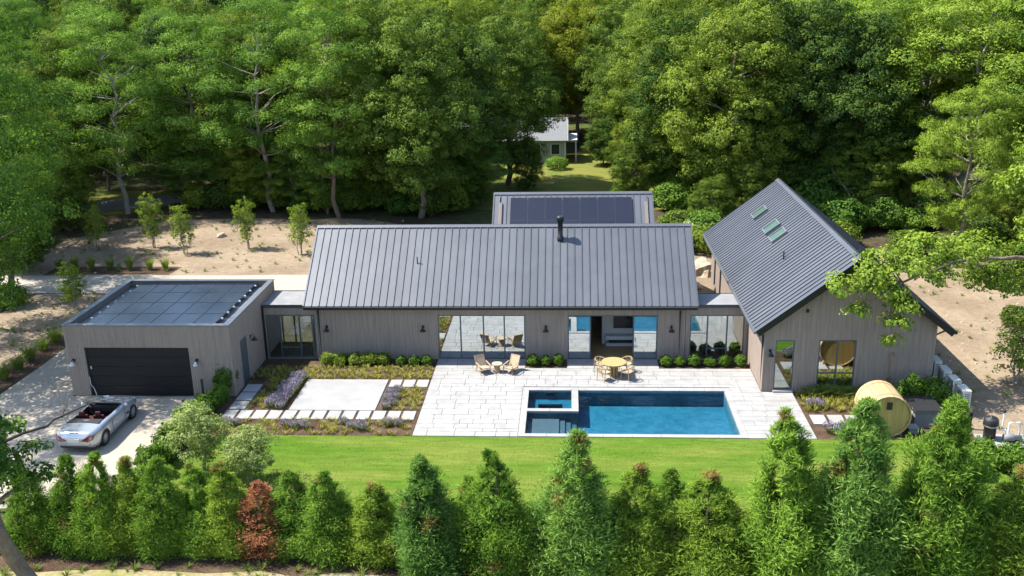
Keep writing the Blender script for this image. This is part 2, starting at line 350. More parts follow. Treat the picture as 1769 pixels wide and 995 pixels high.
# grass blades on the lawn (nobody could count them)
n = 70000
c = np.stack([NP.uniform(-16.8, 16.8, n), NP.uniform(29.6, 37.17, n), np.full(n, .02)], 1)
a = NP.uniform(0, 6.283, n); h = NP.uniform(.012, .03, n); w = NP.uniform(.006, .012, n)
dx = np.stack([np.cos(a), np.sin(a), 0*a], 1); ln = NP.normal(0, .35, (n, 3)); ln[:, 2] = 1
V = np.stack([c-dx*w[:, None], c+dx*w[:, None], c+ln*h[:, None]], 1).reshape(-1, 3)
t = .45+.3*np.sin(c[:, 0]*.55+1.3*np.sin(c[:, 1]*.8))*np.sin(c[:, 1]*1.9+.6*np.sin(c[:, 0]*.4))+NP.normal(0, .08, n)
go = link('grass', np_mesh('grass', V, np.arange(n*3).reshape(-1, 3), M['lf_grass'], np.clip(t, 0, 1)), kind='stuff')
go['label'] = 'short bright green grass of the lawn in front of the pool'; go['category'] = 'grass'

# patio: mortar bed with separate stone pavers
BEDS = [(-2.2, -.1, 44.95, 46.06), (4.5, 9.0, 44.9, 46.06)]
patio = MB()
for x0, x1, y0, y1 in [(-6.75, PX0-.12, 37.21, 46.06), (PX1+.12, 10.41, 37.21, 42.1), (PX0-.12, PX1+.12, 37.21, PY0-.12), (PX0-.12, 8.99, PY1+.12, 44.9), (PX1+.12, 8.99, 42.1, PY1+.12+.2), (-.1, 4.5, 44.9, 46.06), (PX0-.12, -2.2, 44.9, 46.06)]:
    if x1 > x0 and y1 > y0: patio.quad((x0, y0, .010), (x1, y0, .010), (x1, y1, .010), (x0, y1, .010))
patio = patio.build('patio', M['joint'], kind='structure')
for b in BEDS: sheet('wall_bed', [(b[0], b[2]), (b[1], b[2]), (b[1], b[3]), (b[0], b[3])], .013, M['mulch'])
HOLES = BEDS+[(PX0-.30, PX1+.30, PY0-.3, PY1+.3), (8.99, 99, 42.12, 60)]
_pm = {}
def paver(x0, x1, y0, y1):
    lx, ly = round(x1-x0, 2), round(y1-y0, 2)
    if lx < .1 or ly < .08: return
    k = (lx, ly)
    if k not in _pm:
        _pm[k] = MB().hexa([(0, 0, 0), (lx-.01, 0, 0), (lx-.01, ly-.01, 0), (0, ly-.01, 0), (.004, .004, .035), (lx-.014, .004, .035), (lx-.014, ly-.014, .035), (.004, ly-.014, .035)]).mesh('paver', M['paver'])
    link('paver', _pm[k], patio, loc=(x0, y0, .010+R.uniform(0, .003)))
y = 37.21+.0
rows = []
while y < 46.05:
    d = R.choice([.46, .46, .6, .6, .3])
    if 46.06-(y+d) < .25: d = 46.06-y
    rows.append((y, min(y+d, 46.06))); y += d
for (y0, y1) in rows:
    xe = 10.41 if y1 <= 42.2 else 8.99
    segs = [(-6.75, xe)]
    for hx0_, hx1_, hy0_, hy1_ in HOLES:
        ov = min(y1, hy1_)-max(y0, hy0_)
        if ov > .10 or (ov > 0 and ov > .3*(y1-y0)):
            ns = []
            for a0, a1 in segs:
                if hx1_ <= a0 or hx0_ >= a1: ns.append((a0, a1)); continue
                if hx0_-a0 > .1: ns.append((a0, hx0_))
                if a1-hx1_ > .1: ns.append((hx1_, a1))
            segs = ns
    # trim the row against the coping and beds so that nothing overlaps
    for a0, a1 in segs:
        yy0, yy1 = y0, y1
        for hx0_, hx1_, hy0_, hy1_ in HOLES:
            if hx0_ < a1-.01 and hx1_ > a0+.01 and hy0_ < yy1 and hy1_ > yy0:
                if hy0_ > yy0: yy1 = min(yy1, hy0_)
                else: yy0 = max(yy0, hy1_)
        x = a0; first = True
        while x < a1-.02:
            l = R.choice([.6, .9, .9, 1.2, 1.2, .75])
            if first: l *= R.uniform(.5, 1); first = False
            l = round(l, 1)
            if a1-(x+l) < .35: l = a1-x
            paver(x, min(x+l, a1), yy0, yy1); x += l

# ------------------------------------------------------------------ pool and spa
pool = thing('swimming_pool', 'long blue swimming pool with pale coping, tanning ledge and steps in the white patio', 'swimming pool', (2.7, 39.8, 0))
WZ = -.09; D = -.74
SX1, SY0 = .11, 40.05          # spa inside
b = MB()
b.box(PX0-.1, PX1+.1, PY0-.1, PY1+.1, D-.12, D)                                   # floor
b.box(PX0-.12, PX0, PY0-.12, SY0-.33, D, -.002); b.box(PX1, PX1+.12, PY0-.12, PY1+.12, D, -.002)
b.box(PX0, PX1, PY0-.12, PY0, D, -.002); b.box(.43, PX1, PY1, PY1+.12, D, -.002)
b.build('basin', M['basin'], pool)
MB().box(PX0, -.45, PY0, SY0-.3, D, -.32).build('tanning_ledge', M['ledge'], pool)
for i in range(3):
    MB().box(-.45+.26*i, -.45+.26*(i+1), PY0, SY0-.3, D, -.40-.09*i).build('step', M['ledge'], pool)
MB().box(PX0-.02, PX1+.02, PY0-.02, PY1+.02, D-.05, WZ).build('water', M['water'], pool)
cp = []
x = PX0-.3
def coping(x0, x1, y0, y1, par): MB().box(x0+.006, x1-.006, y0+.006, y1-.006, -.03, .055).build('coping_stone', M['paver'], par)
def run(a0, a1, fn, step=1.15):
    n = max(1, round((a1-a0)/step)); d = (a1-a0)/n
    for i in range(n): fn(a0+d*i, a0+d*(i+1))
run(PX0-.3, PX1+.3, lambda p, q: coping(p, q, PY0-.29, PY0+.0, pool))
run(.43, PX1+.3, lambda p, q: coping(p, q, PY1, PY1+.3, pool))
run(PY0, PY1, lambda p, q: coping(PX1, PX1+.3, p, q, pool))
run(PY0, SY0-.3, lambda p, q: coping(PX0-.3, PX0, p, q, pool))
spa = thing('plunge_spa', 'small square spa with stepped benches set in the corner of the pool', 'spa', (-.9, 41, 0))
b = MB()
b.box(PX0-.1, .30, SY0-.2, PY1+.1, D-.1, -.74)
b.box(PX0-.12, PX0, SY0-.3, PY1+.12, -.74, -.002); b.box(PX0, SX1, PY1, PY1+.12, -.74, -.002)
b.box(SX1, .40, SY0-.28, PY1+.1, D, -.002); b.box(PX0, SX1, SY0-.28, SY0, D, -.002)
b.build('basin', M['basin'], spa)
q = MB(); q.box(PX0, PX0+.45, SY0, PY1, -.74, -.42); q.box(SX1-.42, SX1, SY0, PY1, -.74, -.42); q.box(PX0+.45, SX1-.42, PY1-.55, PY1, -.74, -.42)
q.build('bench', M['basin'], spa)
MB().box(PX0-.02, SX1+.02, SY0-.02, PY1+.02, -.78, -.07).build('water', M['water'], spa)
run(PX0-.3, .43, lambda p, q: coping(p, q, SY0-.3, SY0, spa)); run(SY0, PY1+.3, lambda p, q: coping(SX1, .43, p, q, spa))
run(PX0-.3, SX1, lambda p, q: coping(p, q, PY1, PY1+.3, spa)); run(SY0, PY1, lambda p, q: coping(PX0-.3, PX0, p, q, spa))
MB().box(-1.1, -.72, PY1-.05, PY1+.006, -.2, -.075).build('skimmer', M['dark'], spa)

# ------------------------------------------------------------------ stepping stones
k = 0
for i in range(13):
    x0 = -15.72+i*.685
    tag(MB().box(x0, x0+.56, 38.78, 39.68, .0, .05).build('stepping_stone', M['concrete']), '%s square stepping stone from the garage in the long row before the concrete pad' % nth(i), 'stepping stone', 'stepping stones of the front garden')
for i in range(3):
    x0 = -8.72+i*.66
    tag(MB().box(x0, x0+.56, 42.42, 43.28, .0, .05).build('stepping_stone', M['concrete']), '%s stepping stone from the concrete pad, between it and the patio' % nth(i), 'stepping stone', 'stepping stones of the front garden')
for i in range(3):
    y0 = 39.82+i*.98
    tag(MB().box(-15.70, -14.95, y0, y0+.86, .0, .05).build('stepping_stone', M['concrete']), '%s stepping stone from the corner, leading to the garage side door' % nth(i), 'stepping stone', 'stepping stones of the front garden')
for i in range(4):
    x0 = 10.62+i*.765
    tag(MB().box(x0, x0+.62, 38.62, 39.55, .0, .05).build('stepping_stone', M['concrete']), '%s stepping stone from the patio, leading to the barrel sauna' % nth(i), 'stepping stone', 'stepping stones to the sauna')

# ------------------------------------------------------------------ building helpers
BW = .095
def wall(core, clad, o, d, nrm, length, topfn, openings=(), thick=.18, bw=BW):
    """vertical-board wall; o = base corner, d = along, nrm = outwards; openings (u0, u1, z0, z1)"""
    o, d, nrm = Vector(o), Vector(d), Vector(nrm)
    cuts = {0., length}
    for u0, u1, z0, z1 in openings: cuts |= {u0, u1}
    cuts = sorted(cuts); cols = []
    for a, b_ in zip(cuts, cuts[1:]):
        n = max(1, round((b_-a)/bw)); cols += [(a+(b_-a)*i/n, a+(b_-a)*(i+1)/n) for i in range(n)]
    def colm(mb, u0, u1, z0, za, zb, n0, n1):
        P = lambda u, n_, z: o+d*u+nrm*n_+Vector((0, 0, z))
        mb.hexa([P(u0, n1, z0), P(u1, n1, z0), P(u1, n0, z0), P(u0, n0, z0), P(u0, n1, za), P(u1, n1, zb), P(u1, n0, zb), P(u0, n0, za)])
    for a, b_ in zip(cuts, cuts[1:]):          # core in wide columns
        n = max(1, int((b_-a)/.8)) if topfn(a) != topfn((a+b_)/2) else 1
        for i in range(n):
            u0, u1 = a+(b_-a)*i/n, a+(b_-a)*(i+1)/n
            for z0, za, zb in spans(u0, u1, topfn, openings): colm(core, max(u0, .02), min(u1, length-.02), z0, za-.004, zb-.004, -thick, -.018)
    for u0, u1 in cols:
        for z0, za, zb in spans(u0, u1, topfn, openings): colm(clad, u0+.004, u1-.004, z0+.01, za, zb, -.018, 0)
def spans(u0, u1, topfn, openings):
    m = (u0+u1)/2; hs = sorted([(z0, z1) for a, b_, z0, z1 in openings if a < m < b_])
    z = 0; out = []
    for h0, h1 in hs:
        if h0-z > .02: out.append((z, h0, h0))
        z = h1
    out.append((z, topfn(u0+1e-6), topfn(u1-1e-6))); return out
def window(name, par, o, d, nrm, u0, u1, z0, z1, mull=(), trans=(), fm='frame', gm='glass', fwid=.06, inset=.05, skip=(), label=None, handles=()):
    """framed opening with one pane object per light"""
    o, d, nrm = Vector(o), Vector(d), Vector(nrm)
    P = lambda u, n_, z: o+d*u+nrm*n_+Vector((0, 0, z))
    f = MB()
    def bar(a, b_, c_, e):
        f.hexa([P(a, -inset+.03, c_), P(b_, -inset+.03, c_), P(b_, -inset-.05, c_), P(a, -inset-.05, c_), P(a, -inset+.03, e), P(b_, -inset+.03, e), P(b_, -inset-.05, e), P(a, -inset-.05, e)])
    bar(u0, u0+fwid, z0+fwid, z1-fwid); bar(u1-fwid, u1, z0+fwid, z1-fwid); bar(u0, u1, z1-fwid, z1); bar(u0, u1, z0, z0+fwid)
    us = [u0+fwid]
    for m in mull: bar(m-fwid*.6, m+fwid*.6, z0+fwid, z1-fwid); us += [m-fwid*.6, m+fwid*.6]
    us.append(u1-fwid)
    tz = dict(trans) if trans and hasattr(trans[0], '__len__') else {i: list(trans) for i in range(len(mull)+1)} if trans else {}
    w = None; panes = []
    for i in range(len(us)//2):
        if i in skip: continue
        zs = [z0+fwid]
        for t in (tz.get(i) or []):
            bar(us[2*i], us[2*i+1], t-fwid*.45, t+fwid*.45); zs += [t-fwid*.45, t+fwid*.45]
        zs.append(z1-fwid)
        for j in range(len(zs)//2): panes.append((us[2*i], us[2*i+1], zs[2*j], zs[2*j+1]))
    w = f.build(name, M[fm], par)
    if label: w['label'] = label
    for a, b_, c_, e in panes:
        MB().hexa([P(a, -inset-.004, c_), P(b_, -inset-.004, c_), P(b_, -inset-.012, c_), P(a, -inset-.012, c_), P(a, -inset-.004, e), P(b_, -inset-.004, e), P(b_, -inset-.012, e), P(a, -inset-.012, e)]).build('pane', M[gm], w)
    for hu, hz in handles:
        c_ = P(hu, -inset+.06, hz); MB().obox(c_, d*.015, nrm*.02, (0, 0, .14)).build('handle', M['steel'], w)
    return w
def wall_lamp(par, c_, nrm, shade='dark'):
    c_, nrm = Vector(c_), Vector(nrm); s = nrm.cross(Vector((0, 0, 1)))
    m = MB().obox(c_+nrm*.015+Vector((0, 0, .12)), s*.05, nrm*.015, (0, 0, .07))
    m.tube([c_+nrm*.02+Vector((0, 0, .14)), c_+nrm*.10+Vector((0, 0, .22)), c_+nrm*.2+Vector((0, 0, .20)), c_+nrm*.22+Vector((0, 0, .08))], .016, 6)
    l = m.build('wall_lamp', M['dark'], par)
    p = c_+nrm*.22
    MB().lathe([(.16, -.06), (.15, -.04), (.06, .06), (.035, .10)], p, 14).build('shade', M[shade], l, True)
    return l
class Slope:
    """one roof slope: eave line start e0, direction along the eave a, up-slope vector s (full length)"""
    def __init__(s, e0, a, length, upv):
        s.e0 = Vector(e0); s.a = Vector(a); s.L = length; s.up = Vector(upv); s.len = s.up.length; s.u = s.up.normalized(); s.n = s.a.cross(s.u)
        if s.n.z < 0: s.n = -s.n
    def P(s, t, r, h): return s.e0+s.a*t+s.u*r+s.n*h
    def slab(s, mb, t0, t1, r0, r1, h0, h1):
        P = s.P; mb.hexa([P(t0, r0, h0), P(t1, r0, h0), P(t1, r1, h0), P(t0, r1, h0), P(t0, r0, h1), P(t1, r0, h1), P(t1, r1, h1), P(t0, r1, h1)]); return mb
    def panels(s, n, par, ribw=.028, ribh=.06):
        w = s.L/n; m = MB(); o = s.e0; s.e0 = Vector((0, 0, 0))
        s.slab(m, .004, w-.004, -.04, s.len-.02, .0, .018); s.slab(m, .004, .004+ribw, -.04, s.len-.02, .018, ribh)
        s.e0 = o; me = m.mesh('roof_panel', M['roof'])
        for i in range(n): link('roof_panel', me, par, loc=s.e0+s.a*(w*i))
def solar(par, sl, t0, r0, w, h, h0=.10, name='solar_panel'):
    m = MB(); sl.slab(m, t0, t0+w, r0, r0+h, h0, h0+.035); p = m.build(name, M['pv_frame'], par)
    return p

# ------------------------------------------------------------------ garage
GX0, GX1, GY0, GY1, GZ = -23.81, -15.84, 41.28, 48.55, 3.56
gar = thing('garage', 'flat-roofed grey board garage with black door and solar panels, left of the house', 'garage', (-19.8, 44.9, 0))
core, clad = MB(), MB(); top = lambda u: GZ
GD = (-22.92, -17.88)
wall(core, clad, (GX0, GY0, 0), (1, 0, 0), (0, -1, 0), GX1-GX0, top, [(GD[0]-GX0, GD[1]-GX0, 0, 2.47)])
wall(core, clad, (GX1, GY0, 0), (0, 1, 0), (1, 0, 0), GY1-GY0, top, [(1.25, 2.2, 0, 2.3)])
wall(core, clad, (GX0, GY1, 0), (0, -1, 0), (-1, 0, 0), GY1-GY0, top)
wall(core, clad, (GX1, GY1, 0), (-1, 0, 0), (0, 1, 0), GX1-GX0, top)
core.build('wall', M['core'], gar); clad.build('cladding', M['clad'], gar, kind='stuff')
c_ = MB(); t = .24
c_.box(GX0-.03, GX1+.03, GY0-.03, GY0+t, GZ, GZ+.05); c_.box(GX0-.03, GX1+.03, GY1-t, GY1+.03, GZ, GZ+.05)
c_.box(GX0-.03, GX0+t, GY0+t, GY1-t, GZ, GZ+.05); c_.box(GX1-t, GX1+.03, GY0+t, GY1-t, GZ, GZ+.05)
c_.build('parapet_cap', M['cap'], gar)
rf = MB().box(GX0+.19, GX1-.19, GY0+.19, GY1-.19, 2.9, 3.22).build('roof', M['membrane'], gar)
pvm = MB().box(0, 1.02, 0, 1.66, 0, .035).mesh('solar_panel', M['pv_frame'])
pvg = MB().box(.018, 1.002, .018, 1.642, .035, .039).mesh('cells', M['pv'])
for i in range(6):
    for j in range(4):
        pnl = link('solar_panel', pvm, gar, loc=(-22.95+i*1.045, GY0+.32+j*1.69, 3.44)); link('cells', pvg, pnl, loc=wpos(pnl))
for i in range(8):
    MB().box(-16.66, -16.56, GY0+.45+i*.86, GY0+.53+i*.86, 3.43, 3.50).build('bracket', M['ac'], gar)
    MB().box(-23.08, -22.98, GY0+.45+i*.86, GY0+.53+i*.86, 3.43, 3.50).build('bracket', M['ac'], gar)
gd = MB().box(GD[0], GD[1], GY0+.14, GY0+.17, 0, 2.47).build('garage_door', M['core'], gar)
for i in range(5): MB().box(GD[0]+.01, GD[1]-.01, GY0+.10, GY0+.14, .01+i*.492, .01+(i+1)*.492-.012).build('door_panel', M['door_black'], gd)
MB().box(-22.80, -22.74, GY0+.08, GY0+.10, 1.35, 1.5).build('keypad', M['white'], gar)
dr = MB().box(GX1-.10, GX1-.06, GY0+1.25, GY0+2.2, .02, 2.3).build('door', M['frame'], gar)
MB().box(GX1-.06, GX1-.02, GY0+1.34, GY0+1.38, 1.0, 1.14).build('handle', M['steel'], dr)
wall_lamp(gar, (-23.5, GY0, 1.72), (0, -1, 0), 'white'); wall_lamp(gar, (-17.52, GY0, 1.74), (0, -1, 0), 'steel'); wall_lamp(gar, (GX1, GY0+2.75, 1.9), (1, 0, 0), 'dark')
cab = MB().tube([(-22.86, GY0-.03, 1.0), (-22.84, GY0-.05, .6), (-22.7, GY0-.06, .4), (-22.62, GY0-.08, .1), (-22.62, GY0-.12, .03)], .018, 6)
tag(cab.build('charging_cable', M['white']), 'thin white cable hanging beside the black garage door', 'cable')

# ------------------------------------------------------------------ main house
HX0, HX1, HW = -12.95, 5.86, 46.08
MX0, MX1, ME, MZ, MRY, MRZ = -13.46, 6.37, 45.58, 3.10, 49.60, 6.24
WB = 2*MRY-HW
house = thing('main_house', 'long grey board house with standing-seam roof and sliding doors behind the pool', 'house', ((HX0+HX1)/2, 49.6, 0))
core, clad = MB(), MB(); top = lambda u: 3.28
A = (-6.72, -2.23); B = (-.06, 4.48)
wall(core, clad, (HX0, HW, 0), (1, 0, 0), (0, -1, 0), HX1-HX0, top, [(A[0]-HX0, A[1]-HX0, 0, 2.43), (B[0]-HX0, B[1]-HX0, 0, 2.43)])
gt = lambda u: 3.2+.78*min(u, 2*(MRY-HW)-u)
wall(core, clad, (HX1, HW, 0), (0, 1, 0), (1, 0, 0), WB-HW, gt); wall(core, clad, (HX0, WB, 0), (0, -1, 0), (-1, 0, 0), WB-HW, gt)
wall(core, clad, (HX1, WB, 0), (-1, 0, 0), (0, 1, 0), HX1-HX0, top, [(3, 7, .0, 2.4), (11, 15, 0, 2.4)])
core.build('wall', M['core'], house); clad.build('cladding', M['clad'], house, kind='stuff')
window('window', house, (HX1, WB, 0), (-1, 0, 0), (0, 1, 0), 3, 7, 0, 2.4, (4.3, 5.7)); window('window', house, (HX1, WB, 0), (-1, 0, 0), (0, 1, 0), 11, 15, 0, 2.4, (12.3, 13.7))
def gable_roof(par, x0, x1, ye, yr, ze, zr, n, name='roof'):
    sf = Slope((x0, ye, ze), (1, 0, 0), x1-x0, (0, yr-ye, zr-ze)); sb = Slope((x1, 2*yr-ye, ze), (-1, 0, 0), x1-x0, (0, ye-yr, zr-ze))
    m = MB()
    for s in (sf, sb): s.slab(m, 0, s.L, 0, s.len, -.2, -.002)
    r = m.build(name, M['roof_trim'], par)
    sf.panels(n, r); sb.panels(n, r)
    m = MB(); sf.slab(m, -.02, sf.L+.02, sf.len-.16, sf.len+.02, .062, .075); sb.slab(m, -.02, sb.L+.02, sb.len-.16, sb.len+.02, .062, .075); m.build('ridge_cap', M['roof'], r)
    m = MB()
    for s in (sf, sb):
        for a, b_ in ((-.045, -.003), (s.L+.003, s.L+.045)): s.slab(MB(), a, b_, -.05, s.len, -.22, .05).build('verge_trim', M['roof'], r)
    return sf, sb, r
sf, sb, roof = gable_roof(house, MX0, MX1, ME, MRY, MZ, MRZ, 52)
g_ = MB().box(MX0, MX1, ME-.15, ME-.03, MZ-.15, MZ-.03); g_.box(MX0, MX1, ME-.03, ME+.02, MZ-.22, MZ-.01)
gut = g_.build('gutter', M['dark'], house); MB().box(MX0, MX1, ME-.165, ME-.15, MZ-.05, MZ-.02).build('gutter_lip', M['cap'], gut)
for dx_ in (HX0+.09, HX1-.27):
    MB().tube([(dx_, ME-.08, MZ-.12), (dx_, HW-.06, MZ-.38), (dx_, HW-.06, .08)], .045, 8).build('downspout', M['dark'], house)
ch = MB().lathe([(.17, -.15), (.17, .22), (.135, .24), (.135, .95), (.15, .96), (.15, 1.0), (.19, 1.02), (.2, 1.2), (.19, 1.28), (.1, 1.3)], (-.45, 48.84, 5.62), 18).build('flue', M['dark'], house, True)
MB().lathe([(.03, -.1), (.03, .36)], (-7.86, 47.63, 4.72), 8).build('vent_pipe', M['dark'], house)
window('sliding_door', house, (A[0], HW, 0), (1, 0, 0), (0, -1, 0), 0, A[1]-A[0], .03, 2.43, (1.17, 2.35, 3.42), handles=((2.28, 1.05), (2.42, 1.05)), label='closed sliding glass door of four panes behind the lounge chairs')
window('sliding_door', house, (B[0], HW, 0), (1, 0, 0), (0, -1, 0), 0, B[1]-B[0], .03, 2.43, (1.14, 3.33), skip=(1,), handles=((1.05, 1.05), (3.45, 1.05)), label='sliding glass door standing open behind the round dining table')
for xx in (-12.48, -7.48, -1.18, 5.17): wall_lamp(house, (xx, HW, 1.68), (0, -1, 0))
MB().box(HX0+.2, HX1-.2, HW+.02, WB-.2, -.01, .028).build('floor', M['oak_floor'], house)
MB().box(HX0+.2, HX1-.2, HW+.2, WB-.2, 2.75, 2.85).build('ceiling', M['plaster'], house)
pw = MB().box(-1.3, -1.18, HW+.2, WB-.2, .03, 2.75); pw.box(1.75, 5.66, 48.3, 48.55, .03, 2.75); pw.box(-7.4, -7.28, HW+.2, WB-.2, .03, 2.75); pw.box(-7.28, -1.3, 51.4, 51.5, .03, 2.75)
pw.build('partition', M['plaster'], house)
cons = thing('media_bench', 'long white bench with a dark gap seen through the open sliding door', 'bench', (3.5, 48, 0))
MB().box(1.95, 5.6, 47.86, 48.29, .42, .62).build('top', M['white'], cons); MB().box(1.95, 5.6, 47.95, 48.29, .03, .18).build('plinth', M['white'], cons); MB().box(2.1, 5.6, 48.05, 48.29, .18, .42).build('recess', M['black_trim'], cons)
tv = thing('television', 'black flat screen on the wall inside the open door', 'television', (3.3, 48.2, 1))
MB().box(2.35, 4.2, 48.21, 48.29, .95, 1.95).build('casing', M['black_trim'], tv); MB().box(2.38, 4.17, 48.20, 48.21, .98, 1.92).build('screen', M['pv'], tv)
pl = thing('pendant_lamp', 'small black pendant lamp hanging inside the open door', 'lamp', (3.0, 47.4, 1.8))
MB().lathe([(.1, 1.8), (.09, 1.84), (.025, 2.05)], (3.0, 47.4, 0), 12).build('shade', M['dark'], pl, True); MB().lathe([(.01, 2.05), (.01, 2.75)], (3.0, 47.4, 0), 6).build('cord', M['dark'], pl)

# ------------------------------------------------------------------ rear wing
rear = thing('rear_wing', 'low rear wing with a row of dark solar panels, behind the main roof', 'house', (.2, 57.6, 0))
core, clad = MB(), MB()
rx0, rx1, ry0, ry1 = -4.2, 4.7, 53.3, 61.2
gt2 = lambda u: 3.1+.78*min(u, ry1-ry0-u)
wall(core, clad, (rx0, ry1, 0), (0, -1, 0), (-1, 0, 0), ry1-ry0, gt2); wall(core, clad, (rx1, ry0, 0), (0, 1, 0), (1, 0, 0), ry1-ry0, gt2)
wall(core, clad, (rx1, ry1, 0), (-1, 0, 0), (0, 1, 0), rx1-rx0, lambda u: 3.1, [(3, 6, 0, 2.4)])
core.build('wall', M['core'], rear); clad.build('cladding', M['clad'], rear, kind='stuff')
window('window', rear, (rx1, ry1, 0), (-1, 0, 0), (0, 1, 0), 3, 6, 0, 2.4, (4.5,))
rsf, rsb, rroof = gable_roof(rear, -4.54, 5.01, 53.45, 57.58, 3.05, 6.27, 25)
for i in range(7):
    m = MB(); rsf.slab(m, 1.02+i*1.045, 1.02+i*1.045+1.025, 3.05, 4.78, .10, .135); p = m.build('solar_panel', M['pv_frame'], rear)
    m = MB(); rsf.slab(m, 1.035+i*1.045, 1.03+i*1.045+1.005, 3.065, 4.765, .135, .139); m.build('cells', M['pv'], p)
    m = MB(); rsf.slab(m, 1.02+i*1.045, 1.02+i*1.045+1.025, 1.30, 3.03, .10, .135); p = m.build('solar_panel', M['pv_frame'], rear)
    m = MB(); rsf.slab(m, 1.035+i*1.045, 1.03+i*1.045+1.005, 1.315, 3.015, .135, .139); m.build('cells', M['pv'], p)

# ------------------------------------------------------------------ glazed links
def glazed_link(name, label, x0, x1, y0, y1, gx0, gx1, mull, trans):
    l = thing(name, label, 'passage', ((x0+x1)/2, (y0+y1)/2, 0)); core, clad = MB(), MB(); top = lambda u: 2.9
    wall(core, clad, (x0, y0, 0), (1, 0, 0), (0, -1, 0), x1-x0, top, [(gx0-x0, gx1-x0, .03, 2.43)])
    wall(core, clad, (x1, y1, 0), (-1, 0, 0), (0, 1, 0), x1-x0, top, [(x1-gx1, x1-gx0, .03, 2.43)])
    core.build('wall', M['core'], l); clad.build('cladding', M['clad'], l, kind='stuff')
    window('window', l, (gx0, y0, 0), (1, 0, 0), (0, -1, 0), 0, gx1-gx0, .03, 2.43, mull, trans, gm='glass_clear')
    window('window', l, (gx1, y1, 0), (-1, 0, 0), (0, 1, 0), 0, gx1-gx0, .03, 2.43, mull, gm='glass_clear')
    MB().box(x0+.02, x1-.02, y0+.2, y1-.2, -.01, .03).build('floor', M['oak_floor'], l)
    MB().box(x0-.0, x1+.0, y0-.05, y1+.05, 2.9, 2.97).build('roof', M['membrane'], l)
    MB().box(x0, x1, y0-.075, y0-.05, 2.84, 3.0).build('roof_edge', M['roof_trim'], l); MB().box(x0, x1, y1+.05, y1+.075, 2.84, 3.0).build('roof_edge', M['roof_trim'], l)
    return l
lk = glazed_link('glazed_passage', 'short glazed passage between the garage and the main house', GX1+.02, HX0-.02, 46.10, 48.40, -15.68, -13.10, (.72, 1.75, 2.42), ((1, [.62]),))
MB().tube([(GX1+.09, 46.02, 2.9), (GX1+.09, 46.02, .05)], .05, 8).build('downspout', M['dark'], lk)
glazed_link('glazed_passage', 'glazed passage between the main house and the gabled wing', HX1+.02, 8.99, 46.10, 47.85, 6.10, 8.82, (.88, 1.86), ((1, [.62]),))

# ------------------------------------------------------------------ gabled wing
WX0, WX1, WY0, WY1 = 9.01, 16.75, 42.14, 59.1
wing = thing('gabled_wing', 'tall gabled wing with grey boards, skylights and a narrow-seamed roof', 'house', (12.9, 50.6, 0))
EX0, EX1, EY0, EY1, EZ, RX, RZ = 8.55, 17.35, 41.70, 59.56, 3.19, 12.95, 6.61
sl_ = (RZ-EZ)/(RX-EX0)
wt = lambda u: EZ-.22+sl_*min(WX0+u-EX0, EX1-(WX0+u))
core, clad = MB(), MB()
wall(core, clad, (WX0, WY0, 0), (1, 0, 0), (0, -1, 0), WX1-WX0, wt, [(.53, 1.40, .13, 2.58), (2.50, 4.20, .17, 2.59), (RX-WX0, RX-WX0, 9, 9)])
wall(core, clad, (WX0, WY1, 0), (0, -1, 0), (-1, 0, 0), WY1-WY0, lambda u: 3.3, [(1.2, 1.8, .3, 2.5), (3.4, 4.0, .3, 2.5)])
wall(core, clad, (WX1, WY0, 0), (0, 1, 0), (1, 0, 0), WY1-WY0, lambda u: 3.3)
wall(core, clad, (WX1, WY1, 0), (-1, 0, 0), (0, 1, 0), WX1-WX0, lambda u: EZ-.22+sl_*min(EX1-(WX1-u), (WX1-u)-EX0), [(RX-WX0, RX-WX0, 9, 9)])
core.build('wall', M['core'], wing); clad.build('cladding', M['clad'], wing, kind='stuff')
window('window', wing, (WX0, WY1, 0), (0, -1, 0), (-1, 0, 0), 1.2, 1.8, .3, 2.5); window('window', wing, (WX0, WY1, 0), (0, -1, 0), (-1, 0, 0), 3.4, 4.0, .3, 2.5)
window('window', wing, (WX0, WY0, 0), (1, 0, 0), (0, -1, 0), 2.50, 4.20, .17, 2.59, (3.36,), (.95,), gm='glass')
dw = window('door', wing, (WX0, WY0, 0), (1, 0, 0), (0, -1, 0), .53, 1.40, .13, 2.58, gm='glass_green', fwid=.055, handles=((1.33, 1.1),))
MB().box(WX0+.5, WX0+1.43, WY0-.2, WY0+.02, .0, .12).build('door_step', M['concrete'], wing)
wall_lamp(wing, (9.30, WY0, 1.95), (0, -1, 0)); MB().box(10.8, 10.93, WY0-.05, WY0, 3.95, 4.1).build('camera_box', M['dark'], wing)
MB().box(WX0+.2, WX1-.2, WY0+.2, WY1-.2, -.01, .03).build('floor', M['oak_floor'], wing); MB().box(WX0+.2, WX1-.2, 45.2, 45.3, .03, 3.0).build('partition', M['teak'], wing)
MB().box(WX0+.2, WX1-.2, WY0+.2, WY1-.2, 2.9, 3.0).build('ceiling', M['plaster'], wing)
wl = Slope((EX0, EY1, EZ), (0, -1, 0), EY1-EY0, (RX-EX0, 0, RZ-EZ)); wr = Slope((EX1, EY0, EZ), (0, 1, 0), EY1-EY0, (RX-EX1, 0, RZ-EZ))
m = MB()
for s in (wl, wr): s.slab(m, 0, s.L, 0, s.len, -.2, -.002)
wroof = m.build('roof', M['roof_trim'], wing)
wl.panels(46, wroof, .034, .065); wr.panels(46, wroof, .034, .065)
m = MB(); [s.slab(m, -.02, s.L+.02, s.len-.2, s.len+.02, .068, .08) for s in (wl, wr)]; m.build('ridge_cap', M['roof'], wroof)
m = MB()
for s in (wl, wr):
    for a, b_ in ((-.045, -.003), (s.L+.003, s.L+.045)): s.slab(MB(), a, b_, -.05, s.len, -.26, .03).build('verge_trim', M['dark'], wroof)
